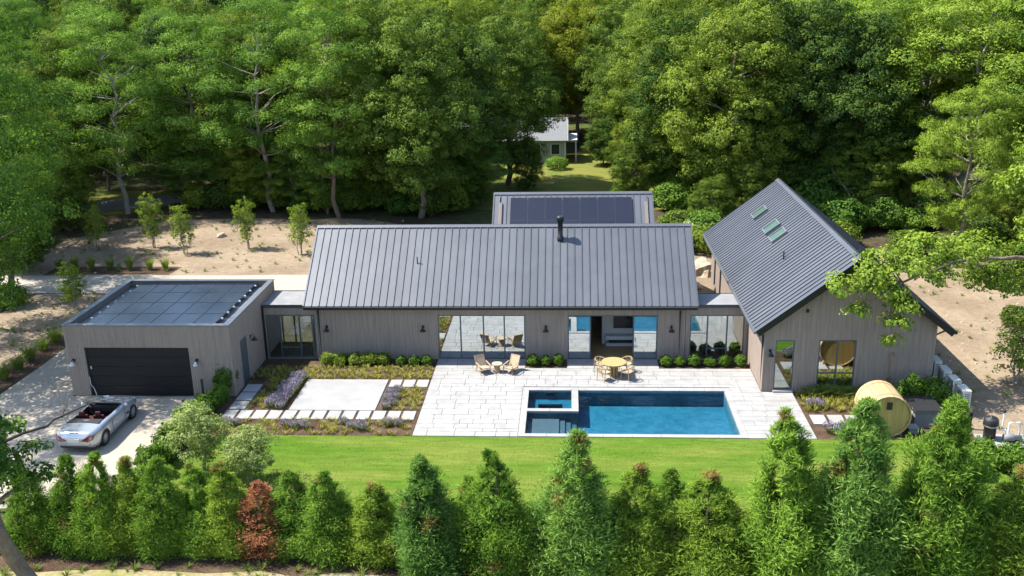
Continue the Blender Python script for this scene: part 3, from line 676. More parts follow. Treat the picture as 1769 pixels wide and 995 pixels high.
gm_ = MB().box(EX0-.13, EX0-.02, EY0, EY1, EZ-.14, EZ-.03).build('gutter', M['cap'], wing)
MB().box(EX1+.02, EX1+.13, EY0, EY1, EZ-.14, EZ-.03).build('gutter', M['dark'], wing)
MB().tube([(EX0-.07, WY0+.1, EZ-.12), (WX0-.06, WY0+.1, EZ-.4), (WX0-.06, WY0+.1, .06)], .045, 8).build('downspout', M['dark'], wing)
MB().tube([(EX1+.07, WY0+.3, EZ-.12), (WX1+.06, WY0+.3, EZ-.45), (WX1+.06, WY0+.3, .06)], .045, 8).build('downspout', M['dark'], wing)
for yy, ln_ in ((55.95, .95), (52.45, 1.05), (50.72, 1.05)):
    t0 = EY1-yy-ln_/2; r0 = (10.86-EX0)*wl.len/(RX-EX0); f = MB()
    h = .98; fwid = .075
    for a0, a1, b0, b1 in ((0, ln_, 0, fwid), (0, ln_, h-fwid, h), (0, fwid, fwid, h-fwid), (ln_-fwid, ln_, fwid, h-fwid)): wl.slab(f, t0+a0, t0+a1, r0+b0, r0+b1, 0, .17)
    sk = f.build('skylight', M['cap'], wing)
    wl.slab(MB(), 0, 1, 0, 1, 0, 1)
    m = MB(); wl.slab(m, t0+fwid, t0+ln_-fwid, r0+fwid, r0+h-fwid, .12, .135); m.build('pane', M['sky_pane'], sk)
    m = MB(); wl.slab(m, t0+fwid, t0+ln_-fwid, r0+fwid, r0+h-fwid, .019, .03); m.build('blind', mat('skylight_blind', (.10, .17, .10), .8), sk)
p_ = wl.P(EY1-47.36, (10.81-EX0)*wl.len/(RX-EX0), 0); MB().lathe([(.035, -.05), (.035, .42)], p_, 8).build('vent_pipe', M['dark'], wing)
sh = MB().tube([(14.78, WY0-.05, .65), (14.80, WY0-.05, 2.0), (14.80, WY0-.15, 2.08), (14.80, WY0-.34, 2.05)], .018, 6); sh.lathe([(.10, -.02), (.03, .03)], (14.80, WY0-.34, 2.0), 10); sh.box(14.70, 14.86, WY0-.07, WY0, .62, .76)
sh.build('outdoor_shower', M['brass'], wing)

# ------------------------------------------------------------------ neighbours' houses behind
def cottage(name, label, x0, x1, y0, y1, wh, rh, ov, wm, rm, porch=False):
    h = thing(name, label, 'house', ((x0+x1)/2, (y0+y1)/2, 0)); ym = (y0+y1)/2
    m = MB().box(x0, x1, y0, y1, 0, wh); m.prism([(x0, y0, wh), (x0, y1, wh), (x0, ym, wh+rh-.1)], (x1-x0, 0, 0)); m.build('wall', wm, h)
    a = Slope((x0-ov, y0-ov, wh-.15), (1, 0, 0), x1-x0+2*ov, (0, ym-y0+ov, rh+.15)); b_ = Slope((x1+ov, y1+ov, wh-.15), (-1, 0, 0), x1-x0+2*ov, (0, ym-y1-ov, rh+.15))
    r_ = MB(); a.slab(r_, 0, a.L, 0, a.len, 0, .14); b_.slab(r_, 0, b_.L, 0, b_.len, 0, .14); r_.build('roof', rm, h)
    t_ = MB()
    for xx in (x0-.02, x1+.02): MB().box(xx-.08, xx+.08, y0-.03, y0+.1, 0, wh-.25).build('corner_board', M['white'], h)
    for p, q in ((-.03, 0), (a.L, a.L+.03)): a.slab(MB(), p, q, 0, a.len, -.12, .16).build('barge_board', M['white'], h)
    n = int((x1-x0)/2)
    for i in range(n):
        xc = x0+(i+.5)*(x1-x0)/n
        w = MB().box(xc-.5, xc+.5, y0-.05, y0+.02, .9, 2.1).build('window', M['white'], h); MB().box(xc-.42, xc+.42, y0-.06, y0-.05, .98, 2.02).build('pane', M['pv'], w)
    if porch:
        pr_ = MB().box(x1-.1, x1+1.3, y0+.2, y1-.2, 2.35, 2.45); pr_.build('porch_roof', M['white'], h)
        for yy in (y0+.4, ym, y1-.4): MB().box(x1+1.1, x1+1.22, yy-.07, yy+.07, 0, 2.35).build('porch_post', M['white'], h)
    return h
cottage('cottage', 'small pale grey cottage with white trim at the top of the rear lawn', -8.5, -.4, 102, 107, 2.5, 1.9, .3, M['siding'], M['shingle'], True)
cottage('neighbour_house', 'grey shingled house half hidden behind the dark oaks', -22, -9.5, 94, 101, 2.7, 2.4, .3, M['siding2'], M['shingle'])

# ------------------------------------------------------------------ patio furniture
def make_lounge():
    r = thing('lounge_chair', '', 'chair')                       # faces -y
    for s in (-1, 1):
        MB().tube([(s*.31, -.36, 0), (s*.30, -.30, .42)], .022, 6).build('leg', M['teak'], r)
        MB().tube([(s*.31, .42, 0), (s*.30, .20, .40)], .022, 6).build('leg', M['teak'], r)
        MB().obox((s*.31, -.05, .53), (.035, 0, 0), (0, .36, .03), (0, 0, .014)).build('armrest', M['teak'], r)
        MB().tube([(s*.31, -.30, .40), (s*.31, -.32, .53)], .02, 6).build('arm_support', M['teak'], r)
    f = MB()
    for s in (-1, 1): f.obox((s*.28, -.02, .31), (.02, 0, 0), (0, .36, -.06), (0, 0, .025))
    f.obox((0, -.36, .37), (.30, 0, 0), (0, .02, 0), (0, 0, .025)); f.obox((0, .30, .25), (.30, 0, 0), (0, .02, 0), (0, 0, .025)); f.build('seat_frame', M['teak'], r)
    MB().obox((0, -.03, .335), (.27, 0, 0), (0, .33, -.055), (0, 0, .012)).build('seat', M['weave'], r)
    b = MB(); u = Vector((0, .30, .62)).normalized()
    for s in (-1, 1): b.obox(Vector((s*.28, .30, .24))+u*.36, (.022, 0, 0), u*.36, Vector((0, -.9, .43))*.02)
    b.obox(Vector((0, .30, .24))+u*.71, (.30, 0, 0), u*.025, Vector((0, -.9, .43))*.022); b.build('back_frame', M['teak'], r)
    MB().obox(Vector((0, .30, .24))+u*.38, (.26, 0, 0), u*.31, Vector((0, -.9, .43))*.01).build('backrest', M['weave'], r)
    return r
lc = Proto(make_lounge()); PZ = .047
lc.put((-4.26, 44.24, PZ), math.radians(28), .86, label='teak lounge chair with woven seat left of the small drum table', group='lounge chairs on the patio')
lc.put((-2.90, 44.26, PZ), math.radians(-28), .86, label='teak lounge chair with woven seat right of the small drum table', group='lounge chairs on the patio')
st = thing('side_table', 'small hourglass drum table of pale wood between the lounge chairs', 'table', (-3.58, 44.34, PZ))
MB().lathe([(.2, 0), (.2, .03), (.13, .2), (.15, .27), (.22, .40)], (-3.58, 44.34, PZ), 20).build('base', M['teak'], st, True); MB().lathe([(.26, .40), (.26, .45)], (-3.58, 44.34, PZ), 24).build('tabletop', M['weave'], st)
TX, TY = 2.18, 43.92
dt = thing('dining_table', 'round golden teak dining table with slatted top by the open door', 'table', (TX, TY, PZ))
for i in range(11):
    y0 = -.60+i*1.2/11; y1 = y0+1.2/11-.006; a = math.sqrt(max(0, .36-y0*y0)); b_ = math.sqrt(max(0, .36-y1*y1)); am = math.sqrt(.36-((y0+y1)/2)**2)
    MB().prism([(TX-a, TY+y0, PZ+.70), (TX+a, TY+y0, PZ+.70), (TX+am, TY+(y0+y1)/2, PZ+.70), (TX+b_, TY+y1, PZ+.70), (TX-b_, TY+y1, PZ+.70), (TX-am, TY+(y0+y1)/2, PZ+.70)], (0, 0, .035)).build('slat', M['teak_table'], dt)
MB().lathe([(.58, .66), (.58, .70)], (TX, TY, PZ), 28).build('rim', M['teak_table'], dt)
for i in range(8):
    w = i*math.pi/4; MB().obox((TX+.2*math.cos(w), TY+.2*math.sin(w), PZ+.33), (.03*math.cos(w), .03*math.sin(w), 0), (-.06*math.sin(w), .06*math.cos(w), 0), (0, 0, .33)).build('pedestal_slat', M['teak_table'], dt)
def make_dining():
    r = thing('dining_chair', '', 'chair')
    for s in (-1, 1):
        MB().tube([(s*.25, -.24, 0), (s*.235, -.21, .44), (s*.25, -.2, .63)], .019, 6).build('leg', M['teak_table'], r)
        MB().tube([(s*.23, .25, 0), (s*.235, .20, .44), (s*.25, .2, .70)], .019, 6).build('leg', M['teak_table'], r)
    MB().hexa([(-.25, -.25, .41), (.25, -.25, .41), (.22, .22, .41), (-.22, .22, .41), (-.25, -.25, .45), (.25, -.25, .45), (.22, .22, .45), (-.22, .22, .45)]).build('seat', M['weave'], r)
    pts = [(.28*math.cos(t), .27*math.sin(t), .63+.09*max(0, math.sin(t))) for t in [math.radians(q) for q in range(-50, 231, 20)]]
    MB().tube(pts, .022, 6).build('arm_rail', M['teak_table'], r)
    b = MB()
    for q in range(30, 151, 20):
        t = math.radians(q); b.tube([(.24*math.cos(t), .24*math.sin(t), .44), (.28*math.cos(t), .27*math.sin(t), .63+.09*math.sin(t))], .011, 5)
    b.build('back_spindles', M['weave'], r)
    return r
dc = Proto(make_dining())
for dx_, dy_, lb in ((-.62, .48, 'rattan armchair at the round table, on the far left beside the door'), (.66, .52, 'rattan armchair at the round table, on the far right beside the door'), (-.50, -.62, 'rattan armchair at the round table, near left with its back to the pool'), (.66, -.52, 'rattan armchair at the round table, near right with its back to the pool')):
    dc.put((TX+dx_, TY+dy_, PZ), math.atan2(dy_, dx_)-math.pi/2, label=lb, group='dining chairs round the table')

# ------------------------------------------------------------------ barrel sauna
SX, SYF, SZ, SR, SL = 13.33, 37.42, .96, .93, 1.75
sa = thing('barrel_sauna', 'round barrel sauna of pale cedar staves at the lawn edge', 'sauna', (SX, SYF+SL/2, 0))
n = 26
m = MB(); w0, w1 = -math.pi/n+.006, math.pi/n-.006
for rr in ((SR,),):
    P = lambda r, w, y: (r*math.sin(w), y, r*math.cos(w))
    m.hexa([P(SR-.045, w0, 0), P(SR-.045, w1, 0), P(SR-.045, w1, SL), P(SR-.045, w0, SL), P(SR, w0, 0), P(SR, w1, 0), P(SR, w1, SL), P(SR, w0, SL)])
me = m.mesh('stave', M['cedar'])
for i in range(n):
    o = link('stave', me, sa, loc=(SX, SYF, SZ)); o.rotation_euler = (0, 2*math.pi*i/n, 0)
for yy in (SYF+.09, SYF+SL-.08):
    for i in range(12):
        x0 = -SR+.05+i*(2*SR-.1)/12; x1 = x0+(2*SR-.1)/12-.006; h0 = math.sqrt(max(.002, (SR-.05)**2-x0*x0)); h1 = math.sqrt(max(.002, (SR-.05)**2-x1*x1))
        MB().prism([(SX+x0, yy, SZ-h0), (SX+x1, yy, SZ-h1), (SX+x1, yy, SZ+h1), (SX+x0, yy, SZ+h0)], (0, .04, 0)).build('end_board', M['cedar_front'], sa)
wf = MB().box(SX-.15, SX+.15, SYF+.05, SYF+.09, SZ+.28, SZ+.68).build('window', M['cedar_front'], sa); MB().box(SX-.12, SX+.12, SYF+.045, SYF+.05, SZ+.31, SZ+.65).build('pane', M['black_trim'], wf)
for yy in (SYF+.28, SYF+SL-.28):
    MB().lathe([(SR+.002, -.015), (SR+.008, -.015), (SR+.008, .015), (SR+.002, .015)], (SX, yy, SZ), 40, 'y').build('hoop', M['steel'], sa)
    MB().prism([(SX-.7, yy-.06, 0), (SX+.7, yy-.06, 0), (SX+.62, yy-.06, .3), (SX+.3, yy-.06, .10), (SX-.3, yy-.06, .10), (SX-.62, yy-.06, .3)], (0, .12, 0)).build('cradle', M['cedar'], sa)
tub = thing('cold_plunge_tub', 'dark grey box tub with black padded cover beside the barrel sauna', 'tub', (15.35, 39.2, 0))
MB().box(14.75, 15.95, 38.35, 39.9, .02, .72).build('body', M['tub'], tub); MB().hexa([(14.70, 38.3, .72), (16.0, 38.3, .72), (16.0, 39.95, .72), (14.70, 39.95, .72), (14.76, 38.36, .84), (15.94, 38.36, .84), (15.94, 39.89, .84), (14.76, 39.89, .84)]).build('cover', M['black_trim'], tub)
for s in (38.7, 39.5): MB().box(14.735, 14.75, s-.03, s+.03, .45, .80).build('strap', M['pvc'], tub)
stp = thing('step_stool', 'small grey step box between the sauna and the covered tub', 'step', (14.55, 38.0, 0))
MB().box(14.32, 14.78, 37.75, 38.25, .24, .28).build('tread', M['concrete'], stp); MB().box(14.35, 14.75, 37.78, 38.22, .02, .24).build('riser', M['tub'], stp)

# ------------------------------------------------------------------ outdoor units on timber stands
def make_unit():
    r = thing('air_conditioner', '', 'air conditioner')
    MB().box(-.17, .17, -.37, .37, .36, 1.16).build('casing', M['ac'], r)
    MB().box(-.18, .18, -.38, .38, 1.16, 1.19).build('lid', M['ac'], r)
    g_ = MB()
    for i in range(9): g_.box(-.182, -.171, -.32, .32, .44+i*.075, .48+i*.075)
    g_.build('grille', M['ac_grille'], r)
    e = MB()
    for i in range(7): e.box(-.11, .11, -.382, -.371, .46+i*.09, .51+i*.09)
    e.build('vent', M['ac_grille'], r)
    MB().lathe([(.27, 0), (.27, .012)], (-.195, 0, .78), 18, 'x').build('fan_guard', M['ac_grille'], r)
    s_ = MB().box(-.3, .3, -.36, -.28, .27, .36); s_.box(-.3, .3, .28, .36, .27, .36); s_.build('rail', M['post_wood'], r)
    for sx in (-.26, .26):
        for sy in (-.32, .32): MB().box(sx-.04, sx+.04, sy-.04, sy+.04, 0, .27).build('leg', M['post_wood'], r)
    return r
un = Proto(make_unit())
for i, yy in enumerate((39.98, 41.1, 42.25, 43.45)):
    un.put((17.36, yy, 0), 0, label=('white outdoor air-conditioning unit standing nearest the lawn', 'white outdoor unit second from the lawn, beside the clipped shrubs', 'outdoor unit third from the lawn, in the shade of the gabled wing', 'outdoor unit farthest from the lawn, tight against the wing wall')[i], group='outdoor units beside the wing')
fl = thing('pool_filter', 'tall black canister filter on the equipment pad right of the conifers', 'filter', (17.45, 37.3, 0))
MB().lathe([(.2, 0), (.24, .1), (.24, .62), (.29, .64), (.29, .70)], (17.45, 37.3, 0), 20).build('tank', M['black_trim'], fl, True)
MB().lathe([(.30, .70), (.31, .74), (.29, .96), (.25, 1.02), (.05, 1.05), (.05, 1.12)], (17.45, 37.3, 0), 20).build('lid', M['black_trim'], fl, True)
MB().lathe([(.30, .67), (.31, .69), (.31, .72), (.30, .74)], (17.45, 37.3, 0), 20).build('clamp_band', M['steel'], fl)
MB().box(17.0, 19.6, 36.5, 37.75, .0, .06).build('equipment_pad', M['concrete'], kind='structure')
pm = thing('pool_pump', 'grey pool pump with white pipes on the concrete equipment pad', 'pump', (18.2, 37.1, 0))
MB().lathe([(.14, -.3), (.15, -.1), (.15, .1), (.11, .12), (.11, .4)], (18.2, 37.0, .28), 14, 'x').build('motor', M['tub'], pm, True); MB().box(18.0, 18.6, 36.9, 37.1, .06, .14).build('foot', M['black_trim'], pm)
MB().tube([(17.75, 37.15, .55), (18.0, 37.15, .55), (18.05, 37.15, .5), (18.05, 37.05, .3)], .04, 8).build('pipe', M['pvc'], pm)
MB().tube([(18.1, 37.1, .35), (18.1, 37.1, .85), (18.15, 37.1, .9), (18.5, 37.1, .9), (18.55, 37.1, .85), (18.55, 37.1, .1), (19.4, 37.1, .1)], .04, 8).build('pipe', M['pvc'], pm)
MB().tube([(17.98, 37.4, .5), (17.98, 37.4, 1.25)], .03, 8).build('air_valve', M['pvc'], pm); MB().lathe([(.06, 1.22), (.07, 1.3), (.04, 1.36)], (17.98, 37.4, 0), 10).build('valve_cap', M['black_trim'], pm)
ht = thing('pool_heater', 'white-piped grey heater cabinet at the right end of the equipment pad', 'heater', (19.1, 37.2, 0))
MB().box(18.9, 19.5, 36.9, 37.5, .06, .95).build('cabinet', M['tub'], ht); MB().tube([(18.86, 36.86, .1), (18.86, 36.86, .8), (18.95, 36.88, .86)], .045, 8).build('pipe', M['pvc'], ht); MB().lathe([(.08, .95), (.08, 1.35), (.11, 1.4)], (19.2, 37.2, 0), 10).build('flue', M['black_trim'], ht)
for i, (x, y) in enumerate(((17.05, 38.3), (16.95, 36.1), (18.35, 35.9))):
    p = MB().box(x-.05, x+.05, y-.05, y+.05, 0, .75); p.prism([(x-.06, y-.06, .75), (x+.06, y-.06, .75), (x+.06, y+.06, .75), (x-.06, y+.06, .75)], (0, 0, .03))
    tag(p.build('fence_post', M['dark']), ('short black post behind the black canister filter', 'short black post in front of the canister filter', 'short black post in front of the pool pump')[i], 'post', 'posts round the pool equipment')

# ------------------------------------------------------------------ convertible on the driveway
car = thing('convertible_car', 'silver two-seat convertible with red seats and roof down, parked before the garage', 'car')
ys = sorted(set([round(-2.26+i*4.52/56, 3) for i in range(57)]))
def itp(y, tab): return float(np.interp(y, [t[0] for t in tab], [t[1] for t in tab]))
HWT = [(-2.26, .62), (-2.2, .73), (-2.1, .80), (-1.9, .86), (-1.5, .905), (-1, .91), (0, .895), (.8, .89), (1.3, .90), (1.7, .875), (1.95, .81), (2.12, .70), (2.22, .55), (2.26, .42)]
ZT = [(-2.26, .72), (-2.22, .86), (-2.14, .93), (-1.6, .985), (-.9, .985), (-.3, .955), (.5, .96), (.8, .965), (1.3, .90), (1.8, .80), (2.05, .71), (2.2, .6), (2.26, .52)]
ZB = [(-2.26, .40), (-2.15, .27), (-1.9, .22), (1.9, .2), (2.15, .24), (2.26, .34)]
RW, RA, AX = .325, .375, (-1.32, 1.30)
body = MB(); rows = []
for y in ys:
    hw, zt, zb = itp(y, HWT), itp(y, ZT), itp(y, ZB)
    arch = 0
    for a in AX:
        if abs(y-a) < RA: arch = max(arch, RW+math.sqrt(RA*RA-(y-a)**2)-.0)
    flare = 1.0+(.012 if arch else 0)
    b0 = max(zb, arch); sh_ = max(zt-.20, .52); z2 = max(.36+.1*(sh_-.5), arch+.02); z2 = min(z2, sh_-.03)
    b0 = min(b0, z2-.01)
    cock = -1.02 < y < .64
    e = .80 if cock else .80
    prof = [(hw*.93*flare if not arch else hw*.99*flare, b0), (hw*flare*.99, max(b0+.005, min(z2, b0+.08))), (hw*flare, max(z2, b0+.01)), (hw*.985, sh_), (hw*.95, zt-.07), (hw*.86, zt-.015), (hw*.78, zt)]
    if not cock: prof += [(hw*.4, zt+.022*(1 if -2.2 < y < 2.1 else .3)), (0, zt+.03*(1 if -2.2 < y < 2.1 else .3))]
    rows.append((y, prof, cock))
for sgn in (1, -1):
    for (ya, pa, ca), (yb, pb, cb) in zip(rows, rows[1:]):
        for k in range(min(len(pa), len(pb))-1):
            q = [(sgn*pa[k][0], ya, pa[k][1]), (sgn*pb[k][0], yb, pb[k][1]), (sgn*pb[k+1][0], yb, pb[k+1][1]), (sgn*pa[k+1][0], ya, pa[k+1][1])]
            body.quad(*(q if sgn > 0 else q[::-1]))
for y, prof, c_ in (rows[0], rows[-1]):
    pts = [(p[0], y, p[1]) for p in prof]+[(-p[0], y, p[1]) for p in prof[-2::-1]]
    body.quad(*pts)
me = body.mesh('body', M['silver'])
import bmesh
bm = bmesh.new(); bm.from_mesh(me); bmesh.ops.remove_doubles(bm, verts=bm.verts, dist=.0008); bmesh.ops.recalc_face_normals(bm, faces=bm.faces); bm.to_mesh(me); bm.free()
me.polygons.foreach_set('use_smooth', [True]*len(me.polygons)); link('body', me, car)
un_ = MB().box(-.80, .80, -2.0, 2.0, .18, .30); un_.box(-.56, .56, -2.1, 2.1, .2, .45); un_.build('underbody', M['black_trim'], car)
MB().box(-.60, .60, -2.275, -2.2, .30, .38).build('rear_valance', M['black_trim'], car)
it = MB(); y0, y1, hw0 = -1.0, .62, .70
it.quad((-hw0, y0, .45), (hw0, y0, .45), (hw0, y1, .45), (-hw0, y1, .45))
for s in (-1, 1): it.quad((s*hw0, y0, .45), (s*hw0, y1, .45), (s*hw0, y1, .955), (s*hw0, y0, .985))
it.quad((-hw0, y0, .45), (-hw0, y0, .98), (hw0, y0, .98), (hw0, y0, .45)); it.quad((-hw0, y1, .45), (-hw0, y1, .96), (hw0, y1, .96), (hw0, y1, .45))
it.box(-.69, .69, .42, .62, .70, .93); it.build('cabin', M['black_trim'], car)
MB().hexa([(-.72, -1.38, .99), (.72, -1.38, .99), (.70, -.92, .975), (-.70, -.92, .975), (-.70, -1.36, 1.025), (.70, -1.36, 1.025), (.68, -.92, 1.005), (-.68, -.92, 1.005)]).build('hood_cover', M['black_trim'], car)
for s in (-1, 1):
    seat = MB().hexa([(s*.36-.25, -.45, .48), (s*.36+.25, -.45, .48), (s*.36+.25, .12, .50), (s*.36-.25, .12, .50), (s*.36-.24, -.45, .62), (s*.36+.24, -.45, .62), (s*.36+.24, .10, .66), (s*.36-.24, .10, .66)]).build('seat', M['red_leather'], car)
    MB().hexa([(s*.36-.25, -.62, .58), (s*.36+.25, -.62, .58), (s*.36+.25, -.42, .58), (s*.36-.25, -.42, .58), (s*.36-.21, -.74, 1.06), (s*.36+.21, -.74, 1.06), (s*.36+.21, -.60, 1.06), (s*.36-.21, -.60, 1.06)]).build('backrest', M['red_leather'], seat)
    MB().hexa([(s*.36-.12, -.76, 1.08), (s*.36+.12, -.76, 1.08), (s*.36+.12, -.65, 1.08), (s*.36-.12, -.65, 1.08), (s*.36-.10, -.77, 1.24), (s*.36+.10, -.77, 1.24), (s*.36+.10, -.68, 1.24), (s*.36-.10, -.68, 1.24)]).build('headrest', M['red_leather'], seat)
    for a in AX:
        wh = MB().lathe([(.20, -.11), (.31, -.11), (RW, -.08), (RW, .08), (.31, .11), (.23, .11), (.22, .06), (.20, .06)], (s*.80, a, RW), 26, 'x').build('wheel', M['tyre'], car, True)
        wr_ = MB().lathe([(.225, -.02), (.225, .085), (.205, .09), (.2, .02)], (s*.80+(0 if s > 0 else -.0), a, RW), 26, 'x') if s > 0 else MB().lathe([(.2, -.02), (.205, -.09), (.225, -.085), (.225, .02)], (s*.80, a, RW), 26, 'x')
        for k in range(9):
            w = 2*math.pi*k/9; wr_.obox((s*.875, a+.115*math.cos(w), RW+.115*math.sin(w)), (.012, 0, 0), (0, .095*math.cos(w), .095*math.sin(w)), (0, -.022*math.sin(w), .022*math.cos(w)))
        wr_.lathe([(.05, -.015), (.05, .015)], (s*.88, a, RW), 12, 'x'); wr_.build('rim', M['rim'], wh)
    MB().prism([(s*.30, -2.24, .62), (s*.60, -2.22, .56), (s*.79, -2.13, .64), (s*.845, -2.0, .80), (s*.66, -2.17, .84)], (0, -.06, .0)).build('tail_light', M['tail'], car)
    MB().lathe([(.02, -.05), (.08, -.02), (.085, .02), (.03, .05)], (s*1.0, .55, 1.0), 10, 'y').build('mirror', M['silver'], car, True)
    MB().obox((s*.66, 2.08, .66), (.11, -s*.03, 0), (0, .08, -.08), (0, .02, .03)).build('headlight', M['glass'], car)
    MB().obox((s*.915, .78, .52), (.006, 0, 0), (0, .09, 0), (0, 0, .04)).build('side_vent', M['black_trim'], car)
    MB().obox((s*.91, -.35, .78), (.012, 0, 0), (0, .09, 0), (0, 0, .014)).build('door_handle', M['steel'], car)
    d_ = MB(); d_.obox((s*.905, -.62, .62), (.004, 0, 0), (0, .006, 0), (0, 0, .26)); d_.obox((s*.905, .55, .60), (.004, 0, 0), (0, .006, 0), (0, 0, .28)); d_.build('door_seam', M['black_trim'], car)
MB().box(-.26, .26, -2.30, -2.262, .56, .70).build('licence_plate', M['plate'], car)
MB().box(-.18, .18, -2.18, -2.15, .925, .95).build('brake_light', M['tail'], car)
ws = MB(); A0, A1 = (.70, .72, .95), (.56, .12, 1.29)
ws.tube([(-A0[0], A0[1], A0[2]), (-A1[0], A1[1], A1[2]-.02), (-A1[0]+.06, A1[1], A1[2]), (A1[0]-.06, A1[1], A1[2]), (A1[0], A1[1], A1[2]-.02), A0], .034, 6)
wsf = ws.build('windscreen_frame', M['black_trim'], car); MB().hexa([(-.68, .70, .95), (.68, .70, .95), (.68, .71, .95), (-.68, .71, .95), (-.55, .12, 1.27), (.55, .12, 1.27), (.55, .13, 1.27), (-.55, .13, 1.27)]).build('windscreen', M['car_glass'], wsf)
MB().tube([(-.36+.18*math.cos(w), .33+.06*math.sin(w), .86+.17*math.sin(w)) for w in [i*math.pi/8 for i in range(17)]], .014, 6).build('steering_wheel', M['black_trim'], car)
wp = MB(); wp.obox((-.3, .80, .985), (.28, .02, 0), (0, .012, 0), (0, 0, .01)); wp.obox((.3, .80, .985), (.28, -.02, 0), (0, .012, 0), (0, 0, .01)); wp.build('wiper', M['black_trim'], car)
for s in (-1, 1): MB().box(s*.33-.13, s*.33+.13, .98, 1.05, .955, .978).build('bonnet_vent', M['black_trim'], car)
car.location = (-20.66, 37.55, .012); car.rotation_euler = (0, 0, math.radians(-1))

# ------------------------------------------------------------------ vegetation builders
def rdir(rng, n):
    return unit(rng.normal(size=(n, 3)))
def crown_mesh(name, rng, lobes, tufts, per, leaf, mat_, tr=.5, up=.35, aspect=.6, flat=.72, low=-.35):
    """lobes (x, y, z, r): tufts on each lobe's shell, leaves in each tuft"""
    C, Nn, T = [], [], []
    for lx, ly, lz, lr in lobes:
        nt_ = max(6, int(tufts*(lr/1.7)**2))
        d = rdir(rng, nt_*2); d = d[d[:, 2] > low][:nt_]
        rad = lr*rng.uniform(.50, 1.18, len(d))[:, None]
        tc = np.array([lx, ly, lz])+d*rad*np.array([1, 1, flat])
        tsz = rng.uniform(.55, 1.25, len(d))*tr; tt = rng.normal(.45, .17, len(d))+.10*d[:, 2]
        k = per; o = rdir(rng, len(d)*k).reshape(len(d), k, 3)*(rng.uniform(.25, 1, (len(d), k, 1))**.5)*tsz[:, None, None]*np.array([1, 1, .7])
        c = (tc[:, None]+o).reshape(-1, 3)
        nn = (unit(o)*.5+d[:, None]*.8+np.array([0, 0, up])+rng.normal(0, .34, o.shape)).reshape(-1, 3)
        C.append(c); Nn.append(nn); T.append((tt[:, None]+rng.normal(0, .13, (len(d), k))).ravel())
    C, Nn, T = np.concatenate(C), np.concatenate(Nn), np.concatenate(T)
    sz = leaf*rng.uniform(.6, 1.35, len(C))
    V, F = leaf_quads(C, Nn, rdir(rng, len(C)), sz, sz*aspect)
    return np_mesh(name, V, F, mat_, np.clip(T, 0, 1))
def limb(mb, p, q, r0, r1, rng, n=5, sag=.12, sides=6):
    p, q = Vector(p), Vector(q); L = (q-p).length; pts = []; rad = []
    off = Vector((rng.normal(0, sag), rng.normal(0, sag), rng.normal(.05, sag*.6)))*L*.5
    for i in range(n+1):
        t = i/n; pts.append(p.lerp(q, t)+off*math.sin(math.pi*t)+Vector((rng.normal(0, .02), rng.normal(0, .02), 0))*L*(1 if 0 < i < n else 0)); rad.append(r0+(r1-r0)*t)
    mb.tube(pts, rad, sides, False); return pts
def make_tree(name, seed, h, cr, cb, nl, tufts, per, leaf, lmat, bark='bark', lean=(0, 0), lobe=(1.3, 2.2), trunk=.24, stems=1, low=-.35, tr=.5, shape=1.0, aspect=.6, flat=.72, cat='tree', extra=None, hubs=()):
    rng = np.random.default_rng(seed)
    root = thing(name, '', cat)
    lobes = []; cz, rz = h*(cb+1)/2, h*(1-cb)/2; tries = 0
    while len(lobes) < nl and tries < 4000:
        tries += 1; d = rdir(rng, 1)[0]; rr = rng.uniform(.25, 1)**(1/3.)
        z = cz+d[2]*rz*rr; k = 1-.35*max(0, (z-cz)/rz)*shape
        r_ = rng.uniform(*lobe)
        if z+r_*.6 > h: z = h-r_*.6
        x, y = d[0]*cr*rr*k+lean[0]*z/h, d[1]*cr*rr*k+lean[1]*z/h
        if all((x-a)**2+(y-b)**2+(1.3*(z-c))**2 > (.62*(r_+e))**2 for a, b, c, e in lobes): lobes.append((x, y, z, r_))
    nown = len(lobes)
    if extra: lobes += extra
    t = MB()
    fork = h*cb*.75 if stems == 1 else .1
    tops = []
    for s in range(stems):
        a = rng.uniform(0, 6.28); sp = 0 if stems == 1 else .12*h*.5
        b0 = (0, 0, -.2) if stems == 1 else (.12*math.cos(a), .12*math.sin(a), -.2)
        tp = (lean[0]*.8+sp*math.cos(a)+rng.normal(0, .25), lean[1]*.8+sp*math.sin(a)+rng.normal(0, .25), h*.82)
        tops.append(limb(t, b0, tp, trunk/stems**.5, trunk*.18, rng, 9, .03, 8))
    hp = []
    if hubs:
        p0 = min(tops[0], key=lambda p: abs(p.z-hubs[0][2]+1.2)); r0 = trunk*.5
        for q in hubs: hp += limb(t, p0, q, r0, r0*.72, rng, 5, .06, 6); p0 = q; r0 *= .72
    for i, (x, y, z, r_) in enumerate(lobes):
        if hubs and i >= nown:
            b_ = min(hp, key=lambda p: (p.x-x)**2+(p.y-y)**2+(p.z-z)**2); limb(t, b_, (x, y, z), trunk*.14, .012, rng, 5, .15, 5); continue
        tp = min(tops, key=lambda P: min((p.x-x)**2+(p.y-y)**2 for p in P))
        zz = max(h*cb*.7, min(z-.45*math.hypot(x-tp[5].x, y-tp[5].y), h*.75)); j = min(range(len(tp)), key=lambda q: abs(tp[q].z-zz))
        limb(t, tp[j], (x, y, z-.1*r_), trunk*.36*(1-.5*j/len(tp))/stems**.3, trunk*.05, rng, 5, .13, 5)
    t.build('trunk', M[bark], root, True)
    link('crown', crown_mesh(name+'_crown', rng, lobes, tufts, per, leaf, M[lmat], tr=tr, low=low, aspect=aspect, flat=flat), root)
    return Proto(root)
